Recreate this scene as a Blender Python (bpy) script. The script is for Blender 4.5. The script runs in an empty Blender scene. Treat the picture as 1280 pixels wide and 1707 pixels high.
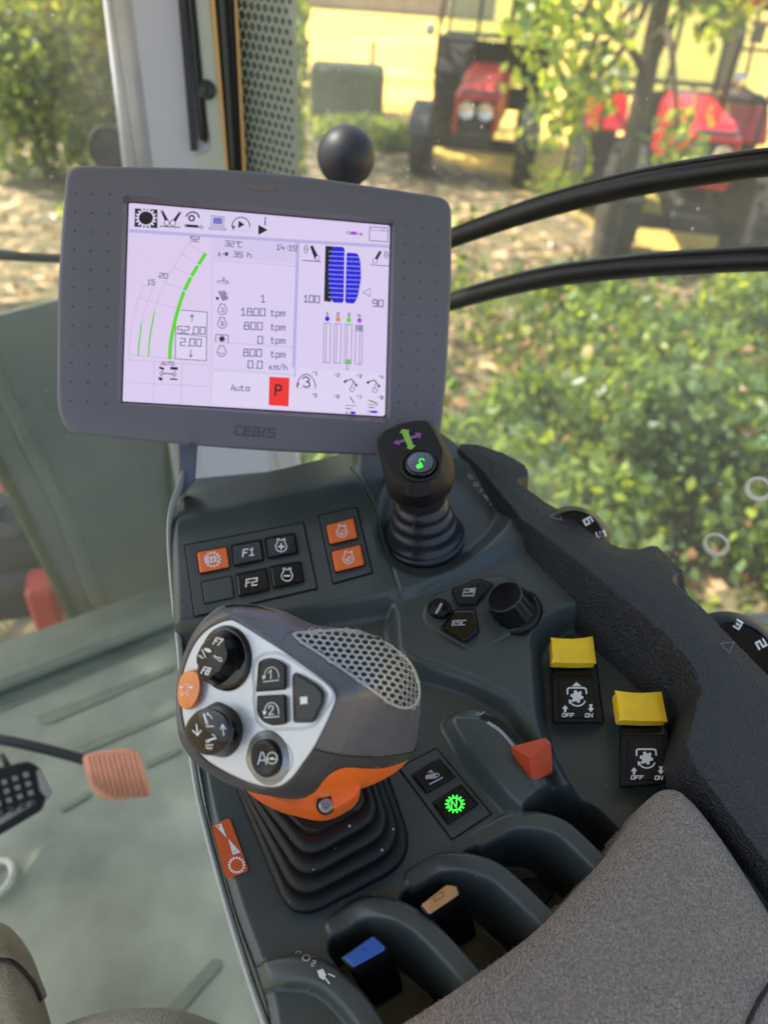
import bpy, math, random
import numpy as np
from mathutils import Vector, Matrix
from mathutils.bvhtree import BVHTree
random.seed(7); rng = np.random.default_rng(7)
sc = bpy.context.scene
col = sc.collection

# ------------------------------------------------------------------ camera
F, CX, CY = 1233.0, 640.0, 853.5
CAM = np.array([0, 0, 1.12])
_p, _r = math.radians(38), math.radians(4)
FW = np.array([0, math.cos(_p), -math.sin(_p)])
_up0 = np.array([0, math.sin(_p), math.cos(_p)])
RT = math.cos(_r) * np.array([1., 0, 0]) + math.sin(_r) * _up0
UP = -math.sin(_r) * np.array([1., 0, 0]) + math.cos(_r) * _up0
cd = bpy.data.cameras.new('camera'); cam = bpy.data.objects.new('camera', cd); col.objects.link(cam)
cam.matrix_world = Matrix([[RT[0], UP[0], -FW[0], CAM[0]], [RT[1], UP[1], -FW[1], CAM[1]],
                           [RT[2], UP[2], -FW[2], CAM[2]], [0, 0, 0, 1]])
cd.sensor_fit = 'VERTICAL'; cd.sensor_height = 36; cd.lens = F / 1707 * 36
cd.clip_start = 0.02; cd.clip_end = 2000
cd.dof.use_dof = True; cd.dof.focus_distance = 0.46; cd.dof.aperture_fstop = 5.6
sc.camera = cam

# ------------------------------------------------------------------ world, sun, exposure
SUN_EL, SUN_AZ = math.radians(52), math.radians(-75)     # azimuth from +Y towards +X
w = bpy.data.worlds.new('World'); sc.world = w; w.use_nodes = True
nt = w.node_tree; nt.nodes.clear()
sky = nt.nodes.new('ShaderNodeTexSky'); sky.sky_type = 'NISHITA'; sky.sun_disc = False
sky.sun_elevation = SUN_EL; sky.sun_rotation = SUN_AZ; sky.air_density = 1.2; sky.dust_density = 2.5
bg = nt.nodes.new('ShaderNodeBackground'); bg.inputs[1].default_value = 0.15
wo = nt.nodes.new('ShaderNodeOutputWorld')
nt.links.new(sky.outputs[0], bg.inputs[0]); nt.links.new(bg.outputs[0], wo.inputs[0])
sl = bpy.data.lights.new('sun', 'SUN'); sl.energy = 5.0; sl.angle = math.radians(0.5); sl.color = (1, .93, .82)
so = bpy.data.objects.new('sun', sl); col.objects.link(so)
sd = Vector((math.sin(SUN_AZ) * math.cos(SUN_EL), math.cos(SUN_AZ) * math.cos(SUN_EL), math.sin(SUN_EL)))
so.rotation_euler = sd.to_track_quat('Z', 'Y').to_euler(); so.location = (0, 0, 20)
sc.view_settings.view_transform = 'Standard'; sc.view_settings.look = 'None'
sc.view_settings.exposure = 1.08; sc.view_settings.gamma = 1
sc.render.engine = 'CYCLES'
sc.cycles.use_denoising = True
sc.cycles.max_bounces = 8; sc.cycles.diffuse_bounces = 4; sc.cycles.glossy_bounces = 4
sc.cycles.transparent_max_bounces = 24; sc.cycles.transmission_bounces = 6
sc.cycles.sample_clamp_indirect = 6; sc.cycles.caustics_reflective = False; sc.cycles.caustics_refractive = False

# ------------------------------------------------------------------ pixel -> place helpers
def ray(x, y): return FW + RT * ((x - CX) / F) + UP * ((CY - y) / F)
def hitplane(x, y, p0, n):
    v = ray(x, y); t = ((np.array(p0) - CAM) @ n) / (v @ n); return CAM + v * t
def CS(x, y, d): return CAM + ray(x, y) * d
def PZ(x, y, z): return hitplane(x, y, (0, 0, z), np.array([0, 0, 1.]))
def PY(x, y, Y): return hitplane(x, y, (0, Y, 0), np.array([0, 1., 0]))
def nrm(v): v = np.array(v, float); return v / np.linalg.norm(v)
KN = nrm([0, -.14, 1]); K0 = np.array([0, 0, .668]); KX = np.array([1., 0, 0]); KY = np.cross(KN, KX)
def K(x, y, h=0): return hitplane(x, y, K0 + KN * h, KN)
def Kuv(x, y, h=0):
    P = K(x, y, h) - K0; return (P @ KX, P @ KY)

# ------------------------------------------------------------------ materials
def lin(c): return c / 12.92 if c <= .04045 else ((c + .055) / 1.055) ** 2.4
def S(r, g, b): return (lin(r / 255), lin(g / 255), lin(b / 255), 1)
def mat(name, c, rough=.5, metal=0, bump=None, var=0, varscale=30, specks=0, spec=.5, emit=0, coat=0, sheen=0, speckcol=(.35, .35, .33, 1)):
    m = bpy.data.materials.new(name); m.use_nodes = True; t = m.node_tree; b = t.nodes['Principled BSDF']
    if len(c) == 3: c = (*c, 1)
    b.inputs['Base Color'].default_value = c; b.inputs['Roughness'].default_value = rough
    b.inputs['Metallic'].default_value = metal; b.inputs['Specular IOR Level'].default_value = spec
    b.inputs['Coat Weight'].default_value = coat; b.inputs['Sheen Weight'].default_value = sheen
    if emit:
        b.inputs['Emission Color'].default_value = c; b.inputs['Emission Strength'].default_value = emit
        b.inputs['Base Color'].default_value = (0.01, 0.01, 0.01, 1)
    N = lambda k: t.nodes.new(k)
    tc = N('ShaderNodeTexCoord'); cs = None
    if var:
        n = N('ShaderNodeTexNoise'); n.inputs['Scale'].default_value = varscale; n.inputs['Detail'].default_value = 6
        t.links.new(tc.outputs['Object'], n.inputs['Vector'])
        mr = N('ShaderNodeMapRange'); mr.inputs[1].default_value = .3; mr.inputs[2].default_value = .7
        mr.inputs[3].default_value = 1 - var; mr.inputs[4].default_value = 1 + var
        t.links.new(n.outputs[0], mr.inputs[0])
        hs = N('ShaderNodeHueSaturation'); hs.inputs['Color'].default_value = c
        t.links.new(mr.outputs[0], hs.inputs['Value']); cs = hs.outputs[0]
        t.links.new(cs, b.inputs['Base Color'])
        mr2 = N('ShaderNodeMapRange'); mr2.inputs[3].default_value = max(0, rough - .12); mr2.inputs[4].default_value = min(1, rough + .12)
        t.links.new(n.outputs[0], mr2.inputs[0]); t.links.new(mr2.outputs[0], b.inputs['Roughness'])
    if specks:
        v = N('ShaderNodeTexVoronoi'); v.inputs['Scale'].default_value = 160
        t.links.new(tc.outputs['Object'], v.inputs['Vector'])
        n2 = N('ShaderNodeTexNoise'); n2.inputs['Scale'].default_value = 9; t.links.new(tc.outputs['Object'], n2.inputs['Vector'])
        thr = N('ShaderNodeMath'); thr.operation = 'MULTIPLY'; thr.inputs[1].default_value = specks * .16
        t.links.new(n2.outputs[0], thr.inputs[0])
        wn = N('ShaderNodeMath'); wn.operation = 'MULTIPLY'
        sep = N('ShaderNodeSeparateColor'); t.links.new(v.outputs['Color'], sep.inputs[0])
        t.links.new(sep.outputs[0], wn.inputs[0]); t.links.new(thr.outputs[0], wn.inputs[1])
        lt = N('ShaderNodeMath'); lt.operation = 'LESS_THAN'
        t.links.new(v.outputs['Distance'], lt.inputs[0]); t.links.new(wn.outputs[0], lt.inputs[1])
        gt = N('ShaderNodeMath'); gt.operation = 'GREATER_THAN'; gt.inputs[1].default_value = .62
        t.links.new(sep.outputs[1], gt.inputs[0])
        mm = N('ShaderNodeMath'); mm.operation = 'MULTIPLY'; t.links.new(lt.outputs[0], mm.inputs[0]); t.links.new(gt.outputs[0], mm.inputs[1])
        mx = N('ShaderNodeMix'); mx.data_type = 'RGBA'; mx.inputs[6].default_value = c; mx.inputs[7].default_value = speckcol
        if cs: t.links.new(cs, mx.inputs[6])
        t.links.new(mm.outputs[0], mx.inputs[0]); t.links.new(mx.outputs[2], b.inputs['Base Color'])
    if bump:
        kind, sc_, st, dist = bump
        if kind == 'n': n = N('ShaderNodeTexNoise'); n.inputs['Detail'].default_value = 3; out = n.outputs[0]
        else: n = N('ShaderNodeTexVoronoi'); out = n.outputs['Distance']
        n.inputs['Scale'].default_value = sc_; t.links.new(tc.outputs['Object'], n.inputs['Vector'])
        bp = N('ShaderNodeBump'); bp.inputs['Strength'].default_value = st; bp.inputs['Distance'].default_value = dist
        t.links.new(out, bp.inputs['Height']); t.links.new(bp.outputs[0], b.inputs['Normal'])
    return m

M = {}
M['console'] = mat('console plastic', S(67, 75, 74), .31, bump=('n', 1500, .12, .0004), var=.10, varscale=14, specks=1)
M['panel'] = mat('switch panel plastic', S(62, 71, 71), .45, bump=('n', 1500, .1, .0004), var=.06)
M['seam'] = mat('dark seam', S(14, 16, 17), .7)
M['blackbtn'] = mat('black button plastic', S(15, 15, 18), .3, bump=('n', 2500, .08, .0003), var=.1, specks=.5, spec=.35)
M['glossblack'] = mat('gloss black plastic', S(10, 9, 10), .16, coat=.2, specks=.3, spec=.35)
M['rubber'] = mat('black rubber', S(12, 12, 14), .5, bump=('n', 900, .15, .0005), var=.15, varscale=60, specks=1.6, spec=.4)
M['joyblack'] = mat('matte black joystick', S(24, 24, 27), .55, bump=('n', 2600, .15, .0003), specks=.8, spec=.35)
M['joyrub'] = mat('dusty joystick bellows', S(38, 39, 46), .34, bump=('n', 700, .2, .0006), var=.35, varscale=45, specks=2, speckcol=(.2, .18, .15, 1))
M['orange'] = mat('orange button plastic', S(236, 112, 42), .35, var=.04)
M['orangelt'] = mat('light orange plastic', S(236, 142, 74), .35, var=.04)
M['orangered'] = mat('orange red plastic', S(205, 78, 46), .4, var=.08, varscale=90)
M['decalor'] = mat('orange decal film', S(205, 92, 46), .35)
M['yellow'] = mat('yellow plastic', S(252, 208, 40), .4, var=.06, varscale=120)
M['blue'] = mat('blue plastic', S(48, 92, 172), .35)
M['tan'] = mat('worn ochre plastic', S(190, 140, 88), .4, var=.12, varscale=150)
M['white'] = mat('white print', S(225, 225, 225), .5)
M['whitedim'] = mat('faded white print', S(165, 168, 168), .6)
M['green_glow'] = mat('lit green symbol', S(60, 235, 70), .4, emit=.75)
M['green'] = mat('green print', S(126, 186, 72), .5)
M['purple'] = mat('purple print', S(132, 74, 140), .5)
M['silver'] = mat('silver satin faceplate', S(196, 199, 203), .36, metal=.45, bump=('n', 3000, .1, .0002), var=.04, varscale=200)
M['silver2'] = mat('silver groove line', S(96, 104, 122), .4, metal=.3)
M['net'] = mat('silver mesh', S(176, 180, 184), .4, metal=.15)
M['taupe'] = mat('soft touch grey brown shell', S(92, 92, 100), .30, bump=('n', 2200, .08, .0003), var=.05, varscale=40, specks=.5)
M['darkshell'] = mat('dark grey shell', S(62, 62, 68), .42, bump=('n', 2200, .1, .0003), specks=.4)
M['rim'] = mat('grained black rim', S(40, 40, 41), .40, bump=('v', 680, 1, .0016), var=.45, varscale=800, specks=.2)
M['smoothblack'] = mat('smooth dark insert', S(44, 44, 54), .5)
M['fabric'] = mat('grey woven fabric', S(154, 139, 126), .95, bump=('v', 700, 1, .003), var=.42, varscale=700, sheen=.4)
M['khaki'] = mat('khaki fabric', S(136, 126, 104), .95, bump=('v', 900, .8, .001), var=.15, varscale=300, sheen=.3)
M['seatgrey'] = mat('light grey woven seat fabric', S(158, 154, 146), .95, bump=('v', 700, .9, .0012), var=.2, varscale=350)
M['bezel'] = mat('monitor housing plastic', S(102, 101, 109), .5, bump=('n', 2500, .12, .0003), var=.04, varscale=10)
M['bezelin'] = mat('monitor inner bevel', S(84, 84, 92), .4)
M['bezeledge'] = mat('black screen gasket', S(18, 18, 20), .4)
M['dimple'] = mat('monitor dimples', S(78, 78, 86), .5)
M['steel'] = mat('zinc bolt', S(150, 150, 148), .35, metal=.8)
M['pillar'] = mat('light grey pillar trim', S(196, 198, 210), .6, var=.03)
M['pillar2'] = mat('pale green grey pillar edge', S(190, 198, 186), .6)
M['gasket'] = mat('black rubber gasket', S(24, 24, 26), .6, bump=('v', 300, .5, .001))
M['dgrey'] = mat('dark grey frame', S(58, 62, 62), .5)
M['amber'] = mat('amber edge strip', S(220, 176, 110), .5)  # warm light on the pillar seam is put into this amber
M['mat'] = mat('grey green floor mat', S(160, 166, 146), .48, bump=('n', 60, .3, .002), var=.36, varscale=6, specks=1, speckcol=(.55, .55, .45, 1))
M['rib'] = mat('floor mat rib', S(140, 146, 126), .55, var=.1)
M['sill'] = mat('sill trim', S(140, 144, 124), .55, var=.08)
M['pedal'] = mat('salmon rubber pedal', S(226, 158, 126), .6, var=.08, varscale=60)
M['blackmetal'] = mat('black painted metal', S(26, 27, 28), .4)
M['nub'] = mat('worn pedal nub', S(120, 122, 114), .6)
M['hood'] = mat('grey green steel panel', S(120, 134, 132), .30, var=.1, varscale=4, bump=('n', 8, .15, .01))
M['hoodedge'] = mat('mossy green edge', S(70, 88, 48), .8)
M['bar'] = mat('black rubber covered bar', S(20, 17, 16), .42, var=.3, varscale=30)
M['ring'] = mat('pale cream ring', S(228, 226, 208), .6)
M['trred'] = mat('faded red tractor paint', S(188, 62, 48), .4, coat=.1, var=.1, varscale=6)
M['trred2'] = mat('bright red tractor paint', S(205, 30, 44), .25, coat=.6)
M['tyre'] = mat('tractor tyre', S(46, 44, 42), .85, bump=('n', 20, .5, .02))
M['rimtan'] = mat('dusty cream wheel rim', S(180, 168, 140), .6)
M['chrome'] = mat('headlight reflector', S(225, 225, 215), .15, metal=.6)
M['dark'] = mat('dark machine metal', S(28, 26, 25), .6, var=.3, varscale=4)
M['bale'] = mat('dark green bale wrap', S(98, 108, 78), .8, bump=('n', 25, .8, .03), var=.25, varscale=9)
M['bark'] = mat('tree bark', S(84, 72, 58), .9, bump=('n', 14, .8, .03), var=.3, varscale=12)
M['wood'] = mat('weathered wood', S(100, 84, 66), .9, var=.2)
M['stone'] = mat('grey wall render', S(150, 146, 142), .9, var=.15, varscale=2)
def glass(name, tint=(1, 1, 1, 1), dirt=.03, fac=.06, dcol=(.75, .75, .68, 1)):
    m = bpy.data.materials.new(name); m.use_nodes = True; t = m.node_tree; t.nodes.clear(); N = t.nodes.new
    tr = N('ShaderNodeBsdfTransparent'); tr.inputs[0].default_value = tint
    gl = N('ShaderNodeBsdfGlossy'); gl.inputs['Roughness'].default_value = .03
    d0 = N('ShaderNodeBsdfDiffuse'); d0.inputs[0].default_value = dcol; d1 = N('ShaderNodeBsdfTranslucent'); d1.inputs[0].default_value = dcol; df = N('ShaderNodeMixShader'); t.links.new(d0.outputs[0], df.inputs[1]); t.links.new(d1.outputs[0], df.inputs[2])
    fr = N('ShaderNodeFresnel'); fr.inputs[0].default_value = 1.45
    mf = N('ShaderNodeMath'); mf.operation = 'MULTIPLY'; mf.inputs[1].default_value = fac * 10
    m1 = N('ShaderNodeMixShader'); m2 = N('ShaderNodeMixShader'); o = N('ShaderNodeOutputMaterial')
    tc = N('ShaderNodeTexCoord'); n = N('ShaderNodeTexNoise'); n.inputs['Scale'].default_value = 3; n.inputs['Detail'].default_value = 5
    mr = N('ShaderNodeMapRange'); mr.inputs[1].default_value = .35; mr.inputs[2].default_value = .75; mr.inputs[3].default_value = dirt * .5; mr.inputs[4].default_value = dirt * 1.6
    t.links.new(tc.outputs['Object'], n.inputs['Vector']); t.links.new(n.outputs[0], mr.inputs[0])
    v = N('ShaderNodeTexVoronoi'); v.inputs['Scale'].default_value = 90; t.links.new(tc.outputs['Object'], v.inputs['Vector'])
    sp = N('ShaderNodeSeparateColor'); t.links.new(v.outputs['Color'], sp.inputs[0])
    a = N('ShaderNodeMath'); a.operation = 'MULTIPLY'; a.inputs[1].default_value = .15; t.links.new(sp.outputs[0], a.inputs[0])
    l = N('ShaderNodeMath'); l.operation = 'LESS_THAN'; t.links.new(v.outputs['Distance'], l.inputs[0]); t.links.new(a.outputs[0], l.inputs[1])
    g = N('ShaderNodeMath'); g.operation = 'GREATER_THAN'; g.inputs[1].default_value = .68; t.links.new(sp.outputs[1], g.inputs[0])
    q = N('ShaderNodeMath'); q.operation = 'MULTIPLY'; t.links.new(l.outputs[0], q.inputs[0]); t.links.new(g.outputs[0], q.inputs[1])
    q2 = N('ShaderNodeMath'); q2.operation = 'MULTIPLY_ADD'; q2.inputs[1].default_value = .5; t.links.new(q.outputs[0], q2.inputs[0]); t.links.new(mr.outputs[0], q2.inputs[2])
    t.links.new(fr.outputs[0], mf.inputs[0]); t.links.new(mf.outputs[0], m1.inputs[0])
    t.links.new(tr.outputs[0], m1.inputs[1]); t.links.new(gl.outputs[0], m1.inputs[2])
    t.links.new(q2.outputs[0], m2.inputs[0]); t.links.new(m1.outputs[0], m2.inputs[1]); t.links.new(df.outputs[0], m2.inputs[2])
    t.links.new(m2.outputs[0], o.inputs[0]); return m
M['glass'] = glass('dusty window glass', (1, 1, .97, 1), .17, .05)
M['glassf'] = glass('windscreen glass', (.95, .98, .96, 1), .13, .09)
M['trglass'] = glass('tractor glass', (.75, .85, .8, 1), .12, .1)
def leafmat(name, c, trans=.48):
    m = bpy.data.materials.new(name); m.use_nodes = True; t = m.node_tree; b = t.nodes['Principled BSDF']
    b.inputs['Base Color'].default_value = c; b.inputs['Roughness'].default_value = .38
    tl = t.nodes.new('ShaderNodeBsdfTranslucent'); tl.inputs[0].default_value = (min(1, c[0] * 2.2), min(1, c[1] * 2.0), c[2] * .8, 1)
    mx = t.nodes.new('ShaderNodeMixShader'); mx.inputs[0].default_value = trans
    t.links.new(b.outputs[0], mx.inputs[1]); t.links.new(tl.outputs[0], mx.inputs[2])
    t.links.new(mx.outputs[0], t.nodes['Material Output'].inputs[0]); return m
M['lf1'] = leafmat('mid green leaf', S(112, 134, 68)); M['lf2'] = leafmat('dark green leaf', S(80, 104, 60))
M['lf3'] = leafmat('yellow green leaf', S(164, 178, 70)); M['lf4'] = leafmat('blue green leaf', S(116, 142, 102))
M['lf5'] = leafmat('dry brown leaf', S(150, 112, 78), .15); M['lf6'] = leafmat('pale sunlit dry leaf', S(214, 176, 136), .1)  # pale leaves carry the sun glints of the litter in their colour
LEAF = [M['lf1'], M['lf2'], M['lf3'], M['lf4']]

# ------------------------------------------------------------------ mesh helpers
class MB:
    def __init__(s): s.v = []; s.f = []; s.m = []
    def add(s, vs, fs, m=0):
        o = len(s.v); s.v += [tuple(map(float, x)) for x in vs]
        for f in fs: s.f.append([i + o for i in f]); s.m.append(m)
        return s
    def bvh(s): return BVHTree.FromPolygons([Vector(x) for x in s.v], s.f)
    def build(s, name, mats, parent=None, smooth=False, label=None, angle=None):
        me = bpy.data.meshes.new(name); me.from_pydata(s.v, [], s.f); me.validate()
        if not isinstance(mats, (list, tuple)): mats = [mats]
        for m in mats: me.materials.append(m)
        if len(mats) > 1 and len(me.polygons) == len(s.m): me.polygons.foreach_set('material_index', s.m)
        if smooth: me.polygons.foreach_set('use_smooth', [True] * len(me.polygons))
        if smooth and angle: me.set_sharp_from_angle(angle=math.radians(angle))
        me.update()
        o = bpy.data.objects.new(name, me); col.objects.link(o)
        if parent is not None: attach(o, parent)
        if label: o['label'] = label
        return o
LOCAL = [False]
def attach(o, parent):
    o.parent = parent
    if not LOCAL[0] and parent.parent is None: o.matrix_parent_inverse = Matrix.Translation(-parent.location)
def tag(o, label, cat, group=None, kind=None):
    if label: o['label'] = label
    if cat: o['category'] = cat
    if group: o['group'] = group
    if kind: o['kind'] = kind
    return o
def thing(name, loc, label, cat, group=None):
    o = bpy.data.objects.new(name, None); o.empty_display_size = .05; col.objects.link(o); o.location = Vector(loc)
    return tag(o, label, cat, group)
def struct(o): o['kind'] = 'structure'; return o

def cat_closed(P, n):
    P = np.array(P, float); k = len(P); out = []
    for t in np.linspace(0, k, n, endpoint=False):
        i = int(t); u = t - i; a, b, c, d = P[(i - 1) % k], P[i % k], P[(i + 1) % k], P[(i + 2) % k]
        out.append(.5 * ((2 * b) + (-a + c) * u + (2 * a - 5 * b + 4 * c - d) * u * u + (-a + 3 * b - 3 * c + d) * u ** 3))
    return np.array(out)
def cat_open(P, n):
    P = np.array(P, float); k = len(P); out = []
    for t in np.linspace(0, k - 1, n):
        i = min(int(t), k - 2); u = t - i
        a = P[i - 1] if i > 0 else 2 * P[0] - P[1]; b, c = P[i], P[i + 1]
        d = P[i + 2] if i + 2 < k else 2 * P[-1] - P[-2]
        out.append(.5 * ((2 * b) + (-a + c) * u + (2 * a - 5 * b + 4 * c - d) * u * u + (-a + 3 * b - 3 * c + d) * u ** 3))
    return np.array(out)
def rounded(P, r, n=5):
    P = np.array(P, float); k = len(P); out = []
    rr = r if hasattr(r, '__len__') else [r] * k
    for i in range(k):
        a, b, c = P[i - 1], P[i], P[(i + 1) % k]
        da, dc = a - b, c - b; la, lc = np.linalg.norm(da), np.linalg.norm(dc)
        q = min(rr[i], la * .48, lc * .48)
        if q < 1e-9: out.append(b); continue
        p0, p1 = b + da / la * q, b + dc / lc * q
        for t in np.linspace(0, 1, n): out.append((1 - t) ** 2 * p0 + 2 * t * (1 - t) * b + t * t * p1)
    return np.array(out)
def inset(P, d):
    P = np.array(P, float); k = len(P); A = 0
    for i in range(k): A += P[i - 1][0] * P[i][1] - P[i][0] * P[i - 1][1]
    s = 1 if A > 0 else -1; out = []
    for i in range(k):
        a, b, c = P[i - 1], P[i], P[(i + 1) % k]
        e1, e2 = b - a, c - b; l1, l2 = max(np.linalg.norm(e1), 1e-9), max(np.linalg.norm(e2), 1e-9)
        n1 = np.array([-e1[1], e1[0]]) / l1 * s; n2 = np.array([-e2[1], e2[0]]) / l2 * s
        m = n1 + n2; q = np.linalg.norm(m)
        if q < 1e-6: out.append(b + n1 * d); continue
        m /= q; out.append(b + m * d / max(.5, m @ n1))
    return np.array(out)
def slab(mb, P, mapf, h0, h1, bev=1.5, bh=None, m=0, mtop=None, base_out=0):
    """prism with a bevelled top from a photo-space outline mapped to a plane; h0 bottom, h1 top (metres)"""
    P = np.array(P, float); n = len(P)
    if bh is None: bh = abs(h1 - h0) * .35
    Pb = inset(P, -base_out) if base_out else P
    Q = [[mapf(x, y, h0) for x, y in Pb], [mapf(x, y, h1 - bh) for x, y in P],
         [mapf(x, y, h1 - bh * .3) for x, y in inset(P, bev * .35)], [mapf(x, y, h1) for x, y in inset(P, bev)]]
    vs = [p for r in Q for p in r]; fs = []
    for k in range(3):
        for i in range(n): j = (i + 1) % n; fs.append([k * n + i, k * n + j, (k + 1) * n + j, (k + 1) * n + i])
    mb.add(vs, fs, m)
    mb.add([Q[3][i] for i in range(n)], [list(range(n))], m if mtop is None else mtop)
    return mb
def loft(mb, rings, cap0=False, cap1=False, m=0):
    n = len(rings[0]); vs = [p for r in rings for p in r]; fs = []
    for k in range(len(rings) - 1):
        for i in range(n): j = (i + 1) % n; fs.append([k * n + i, k * n + j, (k + 1) * n + j, (k + 1) * n + i])
    if cap0: fs.append(list(range(n))[::-1])
    if cap1: fs.append([(len(rings) - 1) * n + i for i in range(n)])
    mb.add(vs, fs, m); return mb
def frame(ax):
    ax = nrm(ax); t = np.array([0, 0, 1.]) if abs(ax[2]) < .9 else np.array([1., 0, 0])
    a = nrm(np.cross(ax, t)); return ax, a, np.cross(ax, a)
def lathe(mb, c, ax, prof, n=40, m=0):
    ax, a, b = frame(ax); c = np.array(c, float); rings = []
    for r, h in prof: rings.append([c + ax * h + (a * math.cos(t) + b * math.sin(t)) * r for t in np.linspace(0, 2 * math.pi, n, endpoint=False)])
    return loft(mb, rings, prof[0][0] > 1e-6, prof[-1][0] > 1e-6, m)
def tube(mb, P, r, n=12, m=0, flat=1.0, nup=None):
    P = np.array(P, float); k = len(P); rings = []
    rr = r if hasattr(r, '__len__') else [r] * k; a = None
    for i in range(k):
        T = nrm(P[min(i + 1, k - 1)] - P[max(i - 1, 0)])
        if a is None: _, a, _ = frame(T) if nup is None else (0, nrm(np.cross(T, nup)), 0)
        a = nrm(a - T * (a @ T)); b = np.cross(T, a)
        rings.append([P[i] + (a * math.cos(t) + b * flat * math.sin(t)) * rr[i] for t in np.linspace(0, 2 * math.pi, n, endpoint=False)])
    return loft(mb, rings, True, True, m)
def box(mb, c, s, R=None, m=0, ch=0.0):
    """box, optionally with chamfered vertical and horizontal edges"""
    c = np.array(c, float); s = np.array(s, float) / 2; R = np.eye(3) if R is None else np.array(R)
    if ch <= 0:
        V = [c + R @ (s * np.array([x, y, z])) for x in (-1, 1) for y in (-1, 1) for z in (-1, 1)]
        return mb.add(V, [[0, 1, 3, 2], [4, 6, 7, 5], [0, 4, 5, 1], [2, 3, 7, 6], [0, 2, 6, 4], [1, 5, 7, 3]], m)
    def ringz(z, q):
        x, y = s[0] - q, s[1] - q
        return [(x, -s[1] + q + ch if 0 else -y + ch), (x, y - ch), (x - ch, y), (-x + ch, y), (-x, y - ch), (-x, -y + ch), (-x + ch, -y), (x - ch, -y)]
    rings = []
    for z, q in ((-s[2], ch), (-s[2] + ch, 0), (s[2] - ch, 0), (s[2], ch)):
        rings.append([c + R @ np.array([x, y, z]) for x, y in ringz(z, q)])
    return loft(mb, rings, True, True, m)
def rotz(a): return np.array([[math.cos(a), -math.sin(a), 0], [math.sin(a), math.cos(a), 0], [0, 0, 1.]])
def superell(mb, c, R, rad, e=.5, nu=48, nv=32, m=0):
    f = lambda x: math.copysign(abs(x) ** e, x); c = np.array(c, float); rings = []
    for i in range(1, nv):
        v = -math.pi / 2 + math.pi * i / nv
        rings.append([c + R @ (np.array(rad) * np.array([f(math.cos(v)) * f(math.cos(u)), f(math.cos(v)) * f(math.sin(u)), f(math.sin(v))])) for u in np.linspace(0, 2 * math.pi, nu, endpoint=False)])
    return loft(mb, rings, True, True, m)

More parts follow.
